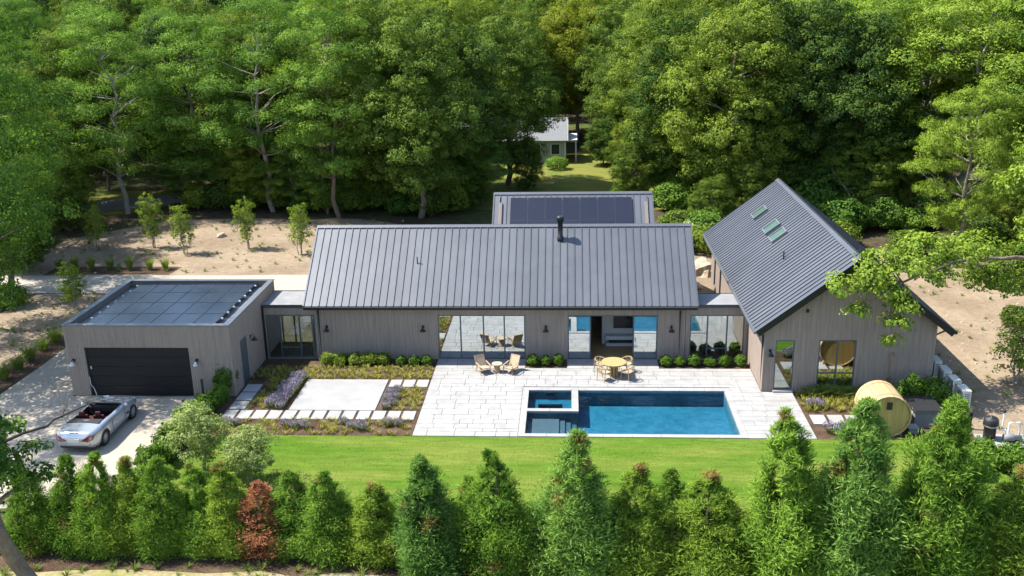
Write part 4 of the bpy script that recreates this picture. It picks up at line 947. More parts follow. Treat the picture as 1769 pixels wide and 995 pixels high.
def make_conifer(seed, h, r, lmat, tufts=330, per=240, name='arborvitae_tree', rust=None):
    rng = np.random.default_rng(seed); root = thing(name, '', 'tree')
    i = np.arange(tufts); z = 1-np.sqrt((i+.5)/tufts)*.97; z = np.clip(z+rng.normal(0, .015, tufts), .01, .985); z[:34] = np.linspace(1.0, .70, 34)
    a = i*2.39996+rng.normal(0, .25, tufts)
    prof = np.minimum(1, (1-z)*1.38+.03)**.9*np.minimum(1, .72+z*1.6)*rng.uniform(.70, 1.14, tufts)
    prof *= 1+.10*np.sin(a*3+z*9+seed)
    prof *= 1+.28*np.clip(1-np.abs(z-.76)/.14, 0, 1)
    prof *= 1+.13*np.sin(2*a+4.5*z+seed*1.7)+.08*np.sin(5*a-7*z+seed)
    bend = np.stack([np.cos(seed*1.3)*np.ones(tufts), np.sin(seed*1.3)*np.ones(tufts), 0*z], 1)*(.16*r*z**3)[:, None]
    R_ = r*prof; base = np.stack([R_*.60*np.cos(a), R_*.60*np.sin(a), z*h-.05*h*(1-z)], 1)+bend
    d = unit(np.stack([np.cos(a), np.sin(a), .55+1.0*z**2], 1)+rng.normal(0, .12, (tufts, 3)))
    ts = (.20+.46*prof)*r*.86*rng.uniform(.45, 1.45, tufts)
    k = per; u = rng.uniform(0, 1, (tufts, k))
    sd = unit(d[:, None]*1.0+rng.normal(0, .40, (tufts, k, 3))+np.array([0, 0, .1]))
    c = base[:, None]+sd*(ts[:, None]*(.15+.85*u))[..., None]
    ax = unit(sd+rng.normal(0, .3, sd.shape)+np.array([0, 0, .25])); nn = rng.normal(0, 1, sd.shape)+d[:, None]*.6
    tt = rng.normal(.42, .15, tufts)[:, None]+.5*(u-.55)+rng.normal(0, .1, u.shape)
    n = tufts*k; sc_ = rng.uniform(.7, 1.3, n)
    V, F = leaf_quads(c.reshape(-1, 3), nn.reshape(-1, 3), ax.reshape(-1, 3), .17*sc_*h/5, .024*sc_*h/5, .2)
    pick = (rng.random(tufts) < .022) | ((z > .96) & (rng.random(tufts) < .25)); gone = rng.random(tufts) < .10; gone[:34] = False
    fb = np.repeat(pick & ~gone, k); fg = np.repeat(~pick & ~gone, k); P4 = V.reshape(-1, 4, 3); tv = np.clip(tt.ravel(), 0, 1)
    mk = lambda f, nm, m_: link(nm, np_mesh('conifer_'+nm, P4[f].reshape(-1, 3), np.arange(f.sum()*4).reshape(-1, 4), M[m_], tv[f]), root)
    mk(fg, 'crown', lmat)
    if fb.any(): mk(fb, 'brown_sprays', 'lf_brown' if lmat != 'lf_rust' else 'lf_rust')
    t = MB().tube([(0, 0, -.1), (0, 0, h*.5), (0, 0, h*.93)], [.035*h*.4, .02*h*.4, .008], 7)
    for q in range(26):
        w = q*2.4; zz = .06+.8*q/26; rr = r*min(1, (1-zz)*1.5)*.7; t.tube([(0, 0, zz*h), (rr*math.cos(w), rr*math.sin(w), zz*h+.12*rr)], [.02, .006], 5, False)
    t.build('trunk', M['bark'], root)
    return Proto(root)
def make_ball(name, seed, r, n, lmat, leaf, cat='shrub', h=None, lumps=0, aspect=.6, stem=True):
    rng = np.random.default_rng(seed); root = thing(name, '', cat); h = h or 2*r
    d = rdir(rng, n); d = d[d[:, 2] > -.75]; n = len(d)
    lump = 1+.10*np.sin(5*d[:, 0]+seed)*np.sin(5*d[:, 1]+2)+.08*np.sin(9*d[:, 2]+4*d[:, 0])
    if lumps: lump *= 1+.22*np.sin(3.1*d[:, 0]*lumps+seed)*np.cos(2.7*d[:, 1]*lumps+1.7*d[:, 2]*lumps)
    c = d*np.array([r, r, h/2])*(lump*rng.uniform(.72, 1.04, n))[:, None]+np.array([0, 0, h*.5])
    c[:, 2] = np.maximum(c[:, 2], .02)
    V, F = leaf_quads(c, d+rng.normal(0, .6, d.shape)+np.array([0, 0, .3]), rdir(rng, n), leaf*rng.uniform(.7, 1.3, n), leaf*aspect*rng.uniform(.7, 1.3, n))
    link('foliage', np_mesh(name, V, F, M[lmat], np.clip(rng.normal(.48, .2, n), 0, 1)), root)
    t = MB()
    for q in range(5):
        w = q*1.257; t.tube([(0, 0, 0), (r*.5*math.cos(w), r*.5*math.sin(w), h*.6)], [.02+.01*r, .006], 5, False)
    t.build('stem', M['bark'], root)
    return Proto(root)
def blades(rng, n, r, h, spread, w):
    a = rng.uniform(0, 6.283, n); q = rng.uniform(0, 1, n)**.5*r; b0 = np.stack([q*np.cos(a), q*np.sin(a), 0*a], 1)
    hh = h*rng.uniform(.6, 1.1, n); dr = np.stack([np.cos(a), np.sin(a), 0*a], 1)+rng.normal(0, .3, (n, 3))*np.array([1, 1, 0])
    m = b0+dr*(spread*.35*hh)[:, None]+np.array([0, 0, 1])*(hh*.62)[:, None]; e = b0+dr*(spread*hh)[:, None]+np.array([0, 0, 1])*hh[:, None]
    s = np.stack([-np.sin(a), np.cos(a), 0*a], 1)*w
    V = np.stack([b0-s*.7, b0+s*.7, m+s, m-s, m-s, m+s, e+s*.1, e-s*.1], 1).reshape(-1, 3)
    return V, np.arange(n*8).reshape(-1, 4)
def make_grass(name, seed, n, r, h, spread, w, lmat, cat='grass plant', spikes=0, smat=None):
    rng = np.random.default_rng(seed); root = thing(name, '', cat)
    V, F = blades(rng, n, r, h, spread, w)
    link('blades', np_mesh(name, V, F, M[lmat], np.clip(rng.normal(.5, .2, len(F)), 0, 1)), root)
    if spikes:
        a = rng.uniform(0, 6.283, spikes); q = rng.uniform(0, 1, spikes)**.5*r*2.2
        c = np.stack([q*np.cos(a), q*np.sin(a), h*rng.uniform(.75, 1.45, spikes)*(1-.3*(q/(r*2.2))**2)], 1)
        V, F = leaf_quads(c, rdir(rng, spikes)*np.array([1, 1, .4]), np.array([0, 0, 1])+rng.normal(0, .35, (spikes, 3)), .10*rng.uniform(.7, 1.3, spikes), .032, .3)
        link('flowers', np_mesh(name+'_flowers', V, F, M[smat], np.clip(rng.normal(.5, .22, spikes), 0, 1)), root)
    return Proto(root)

# ------------------------------------------------------------------ garden planting
bx = [make_ball('boxwood_shrub', 40+i, .29, 1500, 'lf_box', .075, h=.56) for i in range(3)]
for i, x in enumerate((-8.56, -7.88, -7.22)): bx[i % 3].put((x, 45.25, .01), i*1.3, (R.uniform(.85, 1.12), R.uniform(.85, 1.12), R.uniform(.8, 1.1)), 'clipped round boxwood, %s of three at the wall left of the closed sliding door' % nth(i), 'boxwoods at the wall left of the door')
for i, x in enumerate((-1.82, -1.17, -.53)): bx[(i+1) % 3].put((x, 45.3, .01), i*2.1, (R.uniform(.86, 1.14), R.uniform(.86, 1.14), R.uniform(.82, 1.15)), 'clipped round boxwood, %s of three between the two sliding doors' % nth(i), 'boxwoods between the doors')
for i, x in enumerate((4.85, 5.54, 6.26, 7.04, 7.8, 8.57)): bx[i % 3].put((x, 45.26, .01), i*.9, (R.uniform(.86, 1.14), R.uniform(.86, 1.14), R.uniform(.82, 1.15)), 'clipped round boxwood, %s from the open door in the row of six' % nth(i), 'row of six boxwoods')
gs = make_ball('leafy_shrub', 51, .42, 1800, 'lf_sap', .10, h=.62, lumps=1.3, aspect=.4)
for i, x in enumerate((-12.3, -11.7, -10.95, -10.2, -9.5)): gs.put((x, 45.35, .01), i*1.1, (R.uniform(.8, 1.1), R.uniform(.8, 1), R.uniform(.75, 1.1)), 'loose green perennial clump, %s from the left downspout along the house wall' % nth(i), 'perennials along the house wall')
lv = [make_grass('lavender_plant', 60+i, 120, .12, .30, .7, .007, 'lf_orn', 'lavender', 140, 'lf_lav') for i in range(3)]
k = 0
spots = [(-13.35+.05*R.uniform(-1, 1)+.02*j, 39.9+.42*j) for j in range(9)]+[(-13.75+.04*j, 40.1+.5*j) for j in range(7)]
for i, (x, y) in enumerate(spots): lv[i % 3].put((x, y, .012), R.uniform(0, 6), R.uniform(.95, 1.35), 'purple lavender clump, %s in the band left of the concrete pad' % nth(i), 'lavender left of the pad')
for i, (x, y) in enumerate([(-8.45+.3*(j % 2), 40.0+.36*j) for j in range(6)]): lv[i % 3].put((x, y, .012), R.uniform(0, 6), R.uniform(.85, 1.1), 'purple lavender clump, %s in the short band right of the concrete pad' % nth(i), 'lavender right of the pad')
for i, x in enumerate((-15.2, -14.8, -12.6, -12.1, -11.6, -10.0, -9.6, -9.1, -8.0, -7.5)): lv[i % 3].put((x, 38.0+R.uniform(-.25, .35), .012), R.uniform(0, 6), R.uniform(.8, 1.15), 'lavender clump, %s from the left in the strip along the lawn' % nth(i), 'lavender along the lawn')
for i, (x, y) in enumerate(((10.95, 40.5), (11.25, 40.35), (11.1, 37.9), (11.45, 37.75), (11.85, 38.0))): lv[i % 3].put((x, y, .012), R.uniform(0, 6), R.uniform(.95, 1.25), 'pink-purple lavender clump beside the sauna path, %s from the patio' % nth(i), 'lavender by the sauna path')
# low yellow-green ground cover, too many to count
Vs, Fs, Ts = [], [], []; nn = 0
def tuft_at(x, y, s):
    global nn
    V, F = blades(NP, 26, .05*s, .17*s, .9, .009*s); Vs.append(V+np.array([x, y, .012])); Fs.append(F+nn); nn += len(V); Ts.append(np.clip(NP.normal(.5, .18)+NP.normal(0, .12, len(F)), 0, 1))
def field(x0, x1, y0, y1, dx_, s, dens=1.):
    y = y0; r_ = 0
    while y < y1:
        x = x0+(dx_/2 if r_ % 2 else 0)
        while x < x1:
            if R.random() < dens: tuft_at(x+R.uniform(-.06, .06), y+R.uniform(-.05, .05), s*R.uniform(.7, 1.25))
            x += dx_
        y += dx_*.86; r_ += 1
field(-15.6, -6.9, 43.45, 45.0, .31, 1.05, .92); field(-14.7, -13.9, 39.9, 43.4, .27, 1.1, .8); field(-8.0, -6.9, 39.85, 42.3, .34, 1.1, .9); field(-15.7, -6.9, 37.35, 38.65, .3, 1.1, .55)
field(10.6, 14.4, 40.0, 42.0, .33, 1.5, .8); field(14.4, 16.6, 40.2, 42.0, .4, 1.6, .6); field(11.9, 12.6, 37.5, 38.5, .3, 1.2, .7)
gc = link('ground_cover', np_mesh('ground_cover', np.concatenate(Vs), np.concatenate(Fs), M['lf_tuft'], np.concatenate(Ts)), kind='stuff')
gc['label'] = 'low yellow-green tufts planted in the mulch beds'; gc['category'] = 'ground cover'
og = make_grass('ornamental_grass', 70, 170, .14, .95, .32, .010, 'lf_orn', 'grass plant')
for i, x in enumerate((-35.5, -34.4, -33.18, -31.85, -30.48, -29.03, -27.93)): og.put((x, 62.5, .01), i, (1.1, 1.1, R.uniform(.85, 1.15)), 'upright ornamental grass, %s from the left in the bed behind the access drive' % nth(i), 'grasses behind the access drive')
for i, (x, y) in enumerate(((-28.32, 41.8), (-28.36, 43.2), (-28.33, 44.5), (-28.4, 45.7), (-28.5, 47.2), (-28.4, 48.4))): og.put((x, y, .01), i*1.7, (1.4, 1.4, R.uniform(.7, .95)), 'green ornamental grass, %s from the front in the bed left of the driveway' % nth(i), 'grasses left of the driveway')
for i, (x, y) in enumerate(((-31.6, 56.2), (-28.0, 56.3), (-26.6, 56.5))): og.put((x, y, .01), i*1.7, (1.3, 1.3, .9), 'dark green grass clump behind the garage, %s from the left along the drive' % nth(i), 'grasses behind the garage')
for i, (x, y) in enumerate(((11.2, 41.6), (11.9, 41.75), (12.5, 41.6), (13.2, 41.8), (13.9, 41.6), (14.5, 41.7), (15.3, 41.5))): og.put((x, y, .012), i*1.1, (1.5, 1.5, R.uniform(.42, .6)), 'arching grass tuft under the wing window, %s from the patio' % nth(i), 'grasses under the wing window')
hs = [make_ball('garden_shrub', 80+i, .62, 3400, 'lf_box', .10, h=1.35, lumps=1.5) for i in range(2)]
hs[0].put((15.55, 41.0, 0), 0, (1, 1, .95), 'bright green bushy shrub against the wing, left of the outdoor units', 'shrub'); hs[1].put((16.25, 40.45, 0), 1, (1.05, 1.05, 1.05), 'full green shrub right beside the white outdoor units')
hs[0].put((-16.35, 41.45, 0), 2, (.85, .85, 1.15), 'dark green shrub at the garage corner'); hs[1].put((-16.3, 40.4, 0), .5, (.75, .75, .7), 'low green shrub between the garage corner shrub and the driveway hedge')
for o in [q for q in col.objects if q.name.startswith('garden_shrub')]: o['group'] = 'garden shrubs by the buildings'
hb = [make_ball('hedge_shrub', 90+i, .55, 2600, 'lf_box', .11, h=1.15, lumps=1.6) for i in range(2)]
for i in range(8): hb[i % 2].put((-16.65+R.uniform(-.1, .1), 39.4-i*.98, 0), i*1.4, (.95, 1, R.uniform(.8, 1.15)), 'dark green hedge shrub beside the driveway, %s from the garage' % nth(i), 'driveway hedge')
for i, (x, y, s_) in enumerate(((15.5, 34.2, 1.0), (16.3, 35.1, .95), (17.2, 34.5, 1.05), (18.3, 34.3, 1.0))): hb[i % 2].put((x, y, 0), i*1.1, s_, 'green shrub in front of the pool equipment, %s from the lawn' % nth(i), 'shrubs before the pool equipment')
for i in range(5):
    y = 40.9-i*2.3; p = MB().box(-17.3, -17.22, y-.04, y+.04, 0, 1.0); p.box(-17.31, -17.21, y-.05, y+.05, 1.0, 1.03)
    tag(p.build('fence_post', M['dark']), 'black fence post at the driveway edge, %s from the garage' % nth(i), 'post', 'driveway fence posts')

# small trees
sp = [make_tree('sapling_tree', 100+i, 3.5, .55, .14, 24, 150, 18, .12, 'lf_sap', 'bark_pale', lobe=(.35, .6), trunk=.06, stems=4, tr=.22, aspect=.45) for i in range(2)]
for i, (x, y, hh) in enumerate(((-35.37, 68.0, 3.1), (-31.2, 68.3, 3.75), (-28.15, 66.6, 3.45), (-23.78, 67.85, 3.55), (-19.4, 66.2, 3.55))): sp[i % 2].put((x, y, 0), i*1.3, (hh/3.5*1.0,)*2+(hh/3.5*1.1,), 'young multi-stemmed tree on bare soil, %s from the left' % nth(i), 'young trees on the bare soil')
sp[1].put((-30.1, 54.0, 0), 2.2, (1.05, 1.05, .85), 'small leafy tree in soil left of the garage', None)
bi = make_tree('birch_tree', 111, 4.2, 1.15, .2, 24, 130, 22, .12, 'lf_birch', 'bark_pale', lobe=(.45, .8), trunk=.08, stems=3, tr=.28, aspect=.55)
bi.put((-14.7, 33.9, 0), .3, (.82, .82, .74), 'pale leafed young birch beside the driveway hedge', 'young birches by the driveway'); bi.put((-12.5, 33.1, 0), 2.4, (.74, .74, .60), 'pale leafed young birch standing in the lawn behind the red-brown conifer', 'young birches by the driveway')

# foreground conifers
cn = [make_conifer(120, 5, 1.25, 'lf_arb'), make_conifer(121, 5, 1.3, 'lf_arb'), make_conifer(122, 5, 1.2, 'lf_arb_b'), make_conifer(123, 5, 1.3, 'lf_arb_y'), make_conifer(126, 5, 1.15, 'lf_arb', 290, 220), make_conifer(127, 5, 1.25, 'lf_arb_b', 300, 230)]
rust = make_conifer(124, 5, 1.05, 'lf_rust', 240, 110)
row = [(-18.6, 28.4, 3.2, 0.86, 0), (-17.3, 28.6, 3.3, 0.84, 1), (-16.2, 28.4, 3.55, 0.90, 0), (-15.2, 28.5, 3.3, 0.92, 3), (-14.0, 28.4, 3.45, 0.99, 1), (-12.75, 28.5, 3.1, 0.95, 0), (-11.65, 28.4, 3.2, 0.95, 3), (-9.4, 28.5, 2.85, 0.99, 1), (-8.2, 28.4, 3.05, 1.01, 0), (-6.65, 28.3, 2.65, 1.08, 3),
       (-4.58, 27.3, 4.1, 1.22, 2), (-3.5, 28.9, 2.55, .8, 1), (-2.32, 27.3, 4.3, 1.25, 0), (.12, 27.3, 5.05, 1.35, 2), (2.12, 27.4, 3.75, 1.15, 3), (3.42, 28.6, 3.1, .9, 1), (4.42, 27.4, 3.5, 1.25, 3), (6.8, 27.3, 5.6, 1.5, 0), (8.92, 27.3, 6.05, 1.5, 2), (11.52, 27.3, 6.15, 1.6, 1), (13.95, 27.4, 3.9, 1.4, 3)]
for i, (x, y, h, r, k) in enumerate(row):
    k = {0: (0, 4)[i % 2], 2: (2, 5)[i % 2]}.get(k, k)
    cn[k].put((x, y, 0), R.uniform(0, 6), (r/1.25*R.uniform(.9, 1.1), r/1.25*R.uniform(.9, 1.1), h/5), 'green arborvitae in the foreground row, %s from the left' % nth(i), 'foreground row of arborvitae')
rust.put((-10.55, 28.4, 0), 1, (1.0/1.05, 1.0/1.05, .53), 'red-brown dying arborvitae in the foreground row')

# weeds and stones strewn over the bare soil
Vs, Fs, Ts = [], [], []; nn = 0
def strew(x0, x1, y0, y1, n):
    for _ in range(n): tuft_at(R.uniform(x0, x1), R.uniform(y0, y1), R.uniform(.5, 1.5))
strew(-38, -13.5, 61.6, 76.5, 170); strew(17.5, 31, 37, 63, 150); strew(-34, -28, 47, 57, 60); strew(-23, -14, 49, 57, 40); strew(-29, 14, 26.6, 27.4, 130)
wd = link('weeds', np_mesh('weeds', np.concatenate(Vs), np.concatenate(Fs), M['lf_orn'], np.concatenate(Ts)), kind='stuff'); wd['label'] = 'sparse weeds sprouting on the bare soil'; wd['category'] = 'weeds'
pb = MB()
for k in range(420):
    x, y = (R.uniform(-38, -13.5), R.uniform(61.6, 76.5)) if k < 230 else (R.uniform(17.4, 31), R.uniform(37.5, 62)); s_ = R.uniform(.02, .09)
    pb.hexa([(x-s_*R.uniform(.7, 1), y-s_*.7, 0), (x+s_, y-s_*.6, 0), (x+s_*.8, y+s_*.7, 0), (x-s_*.8, y+s_*R.uniform(.5, .9), 0), (x-s_*.5, y-s_*.3, s_*.9), (x+s_*.6, y-s_*.4, s_*.7), (x+s_*.4, y+s_*.4, s_), (x-s_*.4, y+s_*.4, s_*.8)])
pe = pb.build('pebbles', M['stone'], kind='stuff'); pe['label'] = 'loose pebbles lying on the bare soil'; pe['category'] = 'pebbles'

# ------------------------------------------------------------------ trees
oak = [make_tree('oak_tree', 200+i, 17, 4.6, .14, 38, 46, 46, .17, ('lf_oak', 'lf_dark', 'lf_oak')[i], 'bark', lobe=(1.4, 2.3), trunk=.30, low=-.45, tr=.55) for i in range(3)]
loc_ = [make_tree('locust_tree', 210+i, 17, 4.2, .16, 40, 44, 42, .15, 'lf_locust', 'bark_pale' if i else 'bark', lobe=(1.1, 1.9), trunk=.22, low=-.15, tr=.55, aspect=.5, flat=.5) for i in range(2)]
yel = make_tree('hickory_tree', 220, 17, 4.8, .2, 34, 46, 44, .17, 'lf_yellow', 'bark', lobe=(1.5, 2.3), trunk=.28, low=-.4)
brt = make_tree('bright_oak_tree', 230, 18, 5.6, .2, 48, 42, 42, .155, 'lf_bright', 'bark_pale', lobe=(1.2, 2.0), trunk=.30, low=-.2, tr=.55, flat=.55)
und = [make_ball('understorey_bush', 240+i, 1.4, 3600, ('lf_dark', 'lf_locust', 'lf_oak')[i], .2, h=2.4, lumps=1.7) for i in range(3)]
KINDS = {'o0': oak[0], 'o1': oak[1], 'o2': oak[2], 'l0': loc_[0], 'l1': loc_[1], 'y': yel, 'b': brt}
forest = []     # (x, y, kind, height, widen)
forest += [(-45, 73.5, 'l0', 17, 1.1), (-38.2, 79.5, 'l1', 17.5, 1.0), (-32, 82, 'l0', 16.5, 1.1), (-25.5, 80, 'l1', 18, 1.05), (-19.2, 77.8, 'l0', 18.5, .9), (-15.8, 81, 'o1', 18, 1.0), (-12.3, 77.5, 'o1', 16, 1.0), (-5.9, 90.5, 'o1', 15.5, 1.0), (8.2, 90, 'o0', 15, .95), (7.6, 97, 'o2', 15.5, 1.0), (-11.2, 84.5, 'o1', 16.5, 1.0), (-14.5, 88, 'o0', 16.5, 1.0), (-21.5, 86.5, 'l1', 17, 1), (-27.5, 86.5, 'o0', 16.5, 1.0),
           (9.8, 83, 'o0', 16, 1.0), (12.8, 77, 'o2', 17, 1.0), (17.5, 79.5, 'o1', 17.5, 1.0), (22.2, 78, 'o1', 16.5, .95), (31.5, 77.6, 'b', 18.5, 1.3), (37, 74, 'b', 18.5, 1.15), (30.5, 86, 'b', 18.5, 1.2), (26.5, 80, 'b', 17.5, .95)]
forest += [(-76, 112, 'o0', 19.5, 1.2), (-84, 124, 'y', 20, 1.2), (-70, 120, 'l0', 20, 1.2), (-42, 152, 'o0', 21.5, 1.2), (-36, 158, 'o2', 21.5, 1.2), (-92, 140, 'o0', 21, 1.3), (-78, 138, 'o1', 21, 1.3), (-62, 134, 'o0', 20.5, 1.2), (-66, 108, 'o2', 19, 1.1), (-45, 84, 'o0', 15, 1.0), (-50.5, 80, 'l0', 15.5, 1.0), (-37.5, 90, 'o1', 16, 1.0)]
forest += [(-33.5, 50.5, 'l1', 15.5, .95), (-36.5, 58, 'l0', 16, 1), (-29.7, 44.2, 'l0', 21.5, .9), (-30.3, 36.5, 'l1', 14.5, .65), (-41, 65.5, 'o0', 15, .9), (27.5, 47.5, 'b', 15.5, 1.05), (34, 56.5, 'b', 17, 1.05), (36.5, 66, 'b', 18, 1.1), (25.5, 62.5, 'b', 12.5, .8)]
rf_ = random.Random(5)
forest += [(-104+i*11.5+(i*37 % 7), 158+(i*23 % 13), ('o0', 'l0', 'o2', 'y', 'o1')[i % 5], 22.5+(i % 3), 1.15) for i in range(16)]   # tall trees far back close the view
def line_y(x): return float(np.interp(x, [-75, -46, -36, -19, -12, 9, 14, 22, 30, 40, 60], [70, 78, 84, 82, 83, 84, 80, 82, 82, 72, 66]))
def clear(x, y):
    if y < line_y(x)+2: return False
    if -9.5 < x < 8 and y < 110: return False
    if -24 < x < -7 and 91 < y < 104: return False
    if -33 < x < -23 and 89 < y < 98: return False
    if -48 < x < -34 and 76 < y < 89: return False
    return -.64*y-8 < x < .47*y+8
tries = 0
while len(forest) < 222 and tries < 20000:
    tries += 1; y = 72+rf_.random()**1.15*115; x = rf_.uniform(-.68*y, .48*y)
    if not clear(x, y): continue
    dm = 4.6+.022*(y-70)
    if any((x-a)**2+(y-b)**2 < dm*dm for a, b, *_ in forest): continue
    s = rf_.random()
    if x < -16: kd = 'l0' if s < .32 else 'l1' if s < .6 else 'o0' if s < .78 else 'y' if s < .88 else 'o1'
    elif x < 14: kd = 'o1' if s < .3 else 'o0' if s < .55 else 'o2' if s < .72 else 'y' if s < .92 else 'l0'
    else: kd = 'o0' if s < .3 else 'o1' if s < .5 else 'o2' if s < .7 else 'b' if s < .85 else 'y'
    forest.append((x, y, kd, rf_.uniform(14.5, 18.0)+.018*max(0, y-90), rf_.uniform(.8, 1.0)))
BASE_H = {'o0': 17, 'o1': 17, 'o2': 17, 'l0': 17, 'l1': 17, 'y': 17, 'b': 18}
WORD = {'o0': 'green oak', 'o1': 'dark green oak', 'o2': 'broad green oak', 'l0': 'feathery green locust', 'l1': 'pale-trunked feathery locust', 'y': 'yellow-green hickory', 'b': 'bright pale-limbed oak'}
def zone(x, y):
    if x < -26 and y < 70: return 'at the left edge beside the garage'
    if x > 24 and y < 70: return 'at the right edge past the gabled wing'
    if y < 90: return 'at the front of the wood'
    if y < 115: return 'in the middle of the wood'
    return 'far back in the wood'
cnt = {}
for x, y, kd, h, w in sorted(forest, key=lambda q: q[0]):
    z = (WORD[kd], zone(x, y)); i = cnt.get(z, 0); cnt[z] = i+1
    KINDS[kd].put((x, y, 0), rf_.uniform(0, 6.28), (w*h/BASE_H[kd], w*h/BASE_H[kd], h/BASE_H[kd]), '%s %s, %s such from left' % (z[0], z[1], nth(i)), 'trees of the surrounding wood')
# understorey along the edge of the wood
i = 0
ub = []
for x in np.arange(-46, 40, 2.3):
    if -7 < x < 8: continue
    y = float(np.interp(x, [-46, -36, -19, -12, 9, 14, 22, 30, 40], [73.5, 80.5, 78.8, 79, 80, 72, 71, 74, 66]))+rf_.uniform(-.6, 2.2)
    if -42 < x < -33: continue
    ub.append((x+rf_.uniform(-.8, .8), y, rf_.uniform(.6, 1.25)))
    if rf_.random() < .7: ub.append((x+rf_.uniform(-1, 1), y+rf_.uniform(2.5, 5), rf_.uniform(.9, 1.5)))
ub += [(9.3, 66.5, .9), (10.2, 69, 1.1), (8.2, 70.5, 1.0), (-40.5, 66, 1.0), (-39, 63, .8), (-42.5, 69.5, 1.3), (-34.5, 54.5, .7), (-38, 55, 1.1), (27, 58.5, .8), (24.6, 51.5, .55), (26.2, 49, .6), (30, 61, 1.2), (33, 53, 1.2), (23.4, 65.5, .9), (28.5, 66, 1.2), (19.5, 68.5, .9)]
for i, (x, y, s) in enumerate(sorted(ub)): und[i % 3].put((x, y, 0), i*1.9, (s, s, s*rf_.uniform(.75, 1.1)), 'leafy understorey bush, %s from the left along the edge of the wood' % nth(i), 'bushes along the edge of the wood')
# young trees in front of the wood, leafy down to the ground
yt = []
for x in np.arange(-34, 30, 2.7):
    if -6.5 < x < 6: continue
    y = float(np.interp(x, [-46, -36, -19, -12, 9, 14, 22, 30], [75.5, 82, 79.5, 80, 82, 74.5, 76, 79]))+rf_.uniform(-.5, 2.5)
    yt.append((x+rf_.uniform(-.9, .9), y, rf_.uniform(5, 8.5)))
yt += [(3.6, 100.5, 5), (-3.9, 88.5, 4.5), (7.0, 86, 5), (5.6, 92, 5.5), (5.0, 99, 6), (-9.2, 81.5, 5.5), (-40.5, 73.5, 6), (-44, 70, 6.5), (10.8, 71.5, 4.5), (-37.5, 62, 4.5), (31, 68, 6), (34.5, 62, 7)]
for i, (x, y, h) in enumerate(sorted(yt)):
    k_ = ('l0', 'o0', 'o2', 'l1')[i % 4] if x < -10 else ('o0', 'o2', 'l0')[i % 3]; w = rf_.uniform(1.1, 1.4)
    KINDS[k_].put((x, y, -.11*h), rf_.uniform(0, 6.28), (w*h/17, w*h/17, h/15), 'young leafy tree along the front of the wood, %s from the left' % nth(i), 'young trees along the wood edge')
vb = make_ball('variegated_bush', 250, .9, 1800, 'lf_var', .16, h=1.7, lumps=1.6)
for i, (x, y, s) in enumerate(((8.6, 67.5, 1.1), (10.6, 66.2, .9), (-14.3, 55.6, .8))): vb.put((x, y, 0), i, s, ('cream-variegated bush behind the right glazed passage', 'second cream-variegated bush, beside the gabled wing roof', 'cream-flowered bush behind the left glazed passage')[i], 'variegated bushes')
mb_ = make_ball('mown_bush', 251, 1.1, 2600, 'lf_locust', .14, h=1.3)
mb_.put((-1.2, 98.5, 0), 0, (1.1, 1, 1), 'rounded green bush on the rear lawn before the pale cottage')
sp[0].put((21.2, 43.3, 0), 1.0, (1.5, 1.5, 1.0), 'leafy young tree at the right edge of the sandy ground')
# near-left tree whose trunk crosses the lower corner
nl = make_tree('near_tree', 260, 9.5, 2.2, .42, 20, 90, 26, .15, 'lf_locust', 'bark', lean=(-3.6, -.6), lobe=(.7, 1.1), trunk=.30, low=-.4, tr=.32,
               extra=[(-.75, .8, 5.9, .6), (-.2, .8, 5.3, .5), (.15, .8, 4.6, .4), (-.6, .8, 4.2, .55), (-1.0, .8, 4.9, .6), (-1.5, .8, 3.5, .6), (-2.0, .8, 4.4, .8)])
nl.put((-16.15, 24.6, 0), 0, 1, 'near tree with leaning grey trunk in the lower left corner', None)
lb = MB(); rr_ = np.random.default_rng(3)
limb(lb, (-20.4, 29.6, 3.3), (-18.85, 34.0, 3.0), .07, .025, rr_, 7, .05); limb(lb, (-19.3, 32.4, 3.1), (-19.6, 33.5, 3.25), .045, .018, rr_, 4, .08); limb(lb, (-19.5, 33.1, 3.2), (-19.95, 33.5, 3.4), .025, .01, rr_, 3, .08)
limb(lb, (-20.4, 29.6, 3.3), (-23.5, 27.0, 3.8), .09, .14, rr_, 5, .04); limb(lb, (-23.5, 27.0, 3.8), (-24.2, 26.4, -.1), .14, .2, rr_, 5, .02)
bt = thing('bare_tree', 'bare grey limb reaching over the driveway from the left', 'tree', (-24.2, 26.4, 0)); lb.build('trunk', M['bark_dark'], bt, True)
# branch of bright leaves hanging before the gable: its own tree right of the wing
gb = make_tree('overhanging_oak_tree', 270, 13, 3.4, .42, 22, 120, 24, .17, 'lf_bright', 'bark', lobe=(.9, 1.5), trunk=.26, low=-.4, tr=.36, flat=.6, hubs=[(-3.6, -1.5, 6.0), (-7.0, -2.9, 6.2), (-9.6, -4.4, 5.7)],
               extra=[(-12.33, -4.90, 5.67, 0.75), (-11.67, -5.10, 4.60, 0.55), (-11.19, -4.70, 6.01, 0.80), (-10.47, -4.90, 5.50, 0.75), (-9.97, -5.20, 4.10, 0.60), (-9.69, -5.00, 4.80, 0.70), (-10.55, -4.00, 6.60, 0.85), (-9.26, -4.00, 6.20, 0.95), (-7.86, -3.00, 5.80, 1.00), (-6.50, -2.00, 6.00, 1.10), (-8.05, -2.50, 6.70, 1.10), (-10.10, -5.30, 3.30, 0.40), (-4.89, -0.50, 6.13, 1.20), (-3.29, -0.50, 4.30, 1.00), (-4.41, -0.50, 4.60, 1.00)])
gb.put((24.2, 45.5, 0), 0, 1, 'bright green oak whose low bough hangs before the wing gable', None)
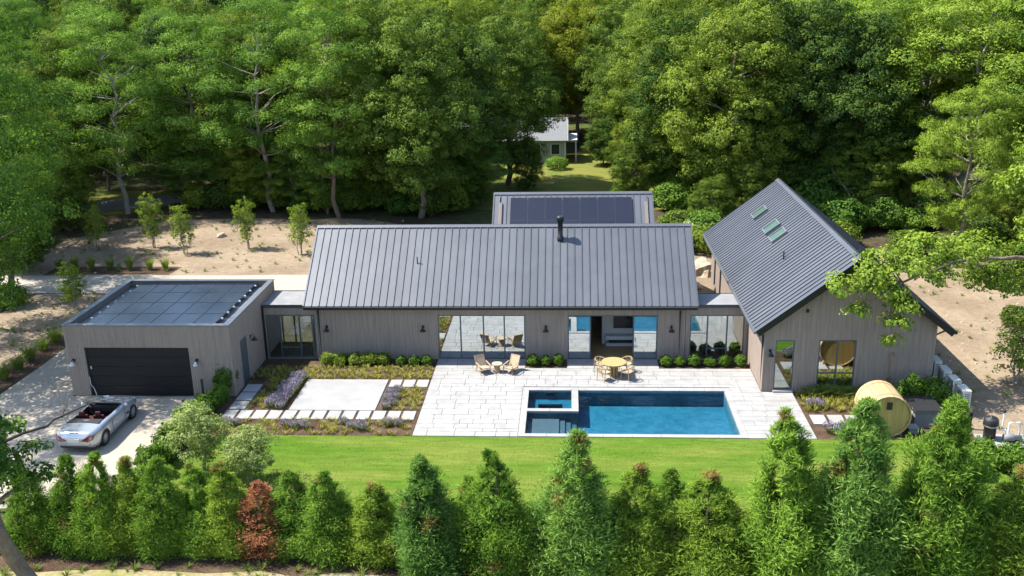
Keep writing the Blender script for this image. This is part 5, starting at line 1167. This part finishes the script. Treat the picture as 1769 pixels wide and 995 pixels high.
# boulders, stone, brush
def boulder(name, c, s, seed, label):
    rng = np.random.default_rng(seed); bm = bmesh.new(); bmesh.ops.create_icosphere(bm, subdivisions=3, radius=1)
    for v in bm.verts:
        d = v.co.normalized(); k = 1+.16*math.sin(3*d.x+seed)+.14*math.sin(4*d.y+2*d.z+seed)+.08*math.sin(7*d.z+5*d.x)
        v.co = Vector((d.x*s[0]*k, d.y*s[1]*k, max(-.2, d.z*k)*s[2]))
    me = bpy.data.meshes.new(name); bm.to_mesh(me); bm.free(); me.materials.append(M['stone']); o = bpy.data.objects.new(name, me); col.objects.link(o); o.location = c; o.rotation_euler.z = seed
    return tag(o, label, 'boulder')
boulder('boulder', (8.55, 61.2, 0), (.95, .75, .95), 2, 'large tan boulder behind the right glazed passage'); boulder('boulder', (7.6, 58.6, 0), (.9, .7, .4), 5, 'low flat boulder in front of the large tan boulder'); boulder('boulder', (-27.2, 71.4, 0), (.35, .3, .35), 3, 'single small stone on the bare soil behind the drive')
for i, x in enumerate((-13.05, -12.7)): boulder('boulder', (x, 26.6, 0), (.18, .14, .14), 7+i, ('small pale stone left at the foot of the conifers', 'small pale stone right at the foot of the conifers')[i])
rng = np.random.default_rng(9); nb = 1500
c = np.stack([rng.normal(27.2, 1.3, nb), rng.normal(74.5, .9, nb), np.abs(rng.normal(.9, .7, nb))], 1); c[:, 2] = np.clip(c[:, 2]*np.exp(-((c[:, 0]-27.2)/2.0)**2), .05, 3)
V, F = leaf_quads(c, rdir(rng, nb), rdir(rng, nb)*np.array([1, 1, .6]), rng.uniform(.5, 1.3, nb), .035)
bp_ = link('brush_pile', np_mesh('brush_pile', V, F, M['lf_twig'], rng.uniform(0, 1, nb))); tag(bp_, 'heap of brown dead brushwood behind the gabled wing', 'brush pile'); bp_['kind'] = 'stuff'
for i, (p, q) in enumerate((((19.5, 74.5, .3), (25.5, 73.0, .9)), ((20.5, 76, 4.5), (22.6, 73, .2)), ((23.5, 75.5, 3.8), (24.2, 72.5, .15)))):
    m = MB(); limb(m, p, q, .12, .06, rng, 6, .06); limb(m, tuple(Vector(p).lerp(Vector(q), .4)), tuple(Vector(p).lerp(Vector(q), .6)+Vector((.4, 0, .9))), .05, .02, rng, 4, .1)
    tag(m.build('fallen_branch', M['bark_pale'], smooth=True), ('long pale fallen trunk lying behind the wing roof', 'leaning dead branch left of the brushwood heap', 'thin dead branch leaning beside the brushwood heap')[i], 'branch')
# empty prototypes that were never placed must not stay at the origin
for p in list(KINDS.values()):
    if not p.used:
        for ch in list(p.root.children): bpy.data.objects.remove(ch)
        bpy.data.objects.remove(p.root)
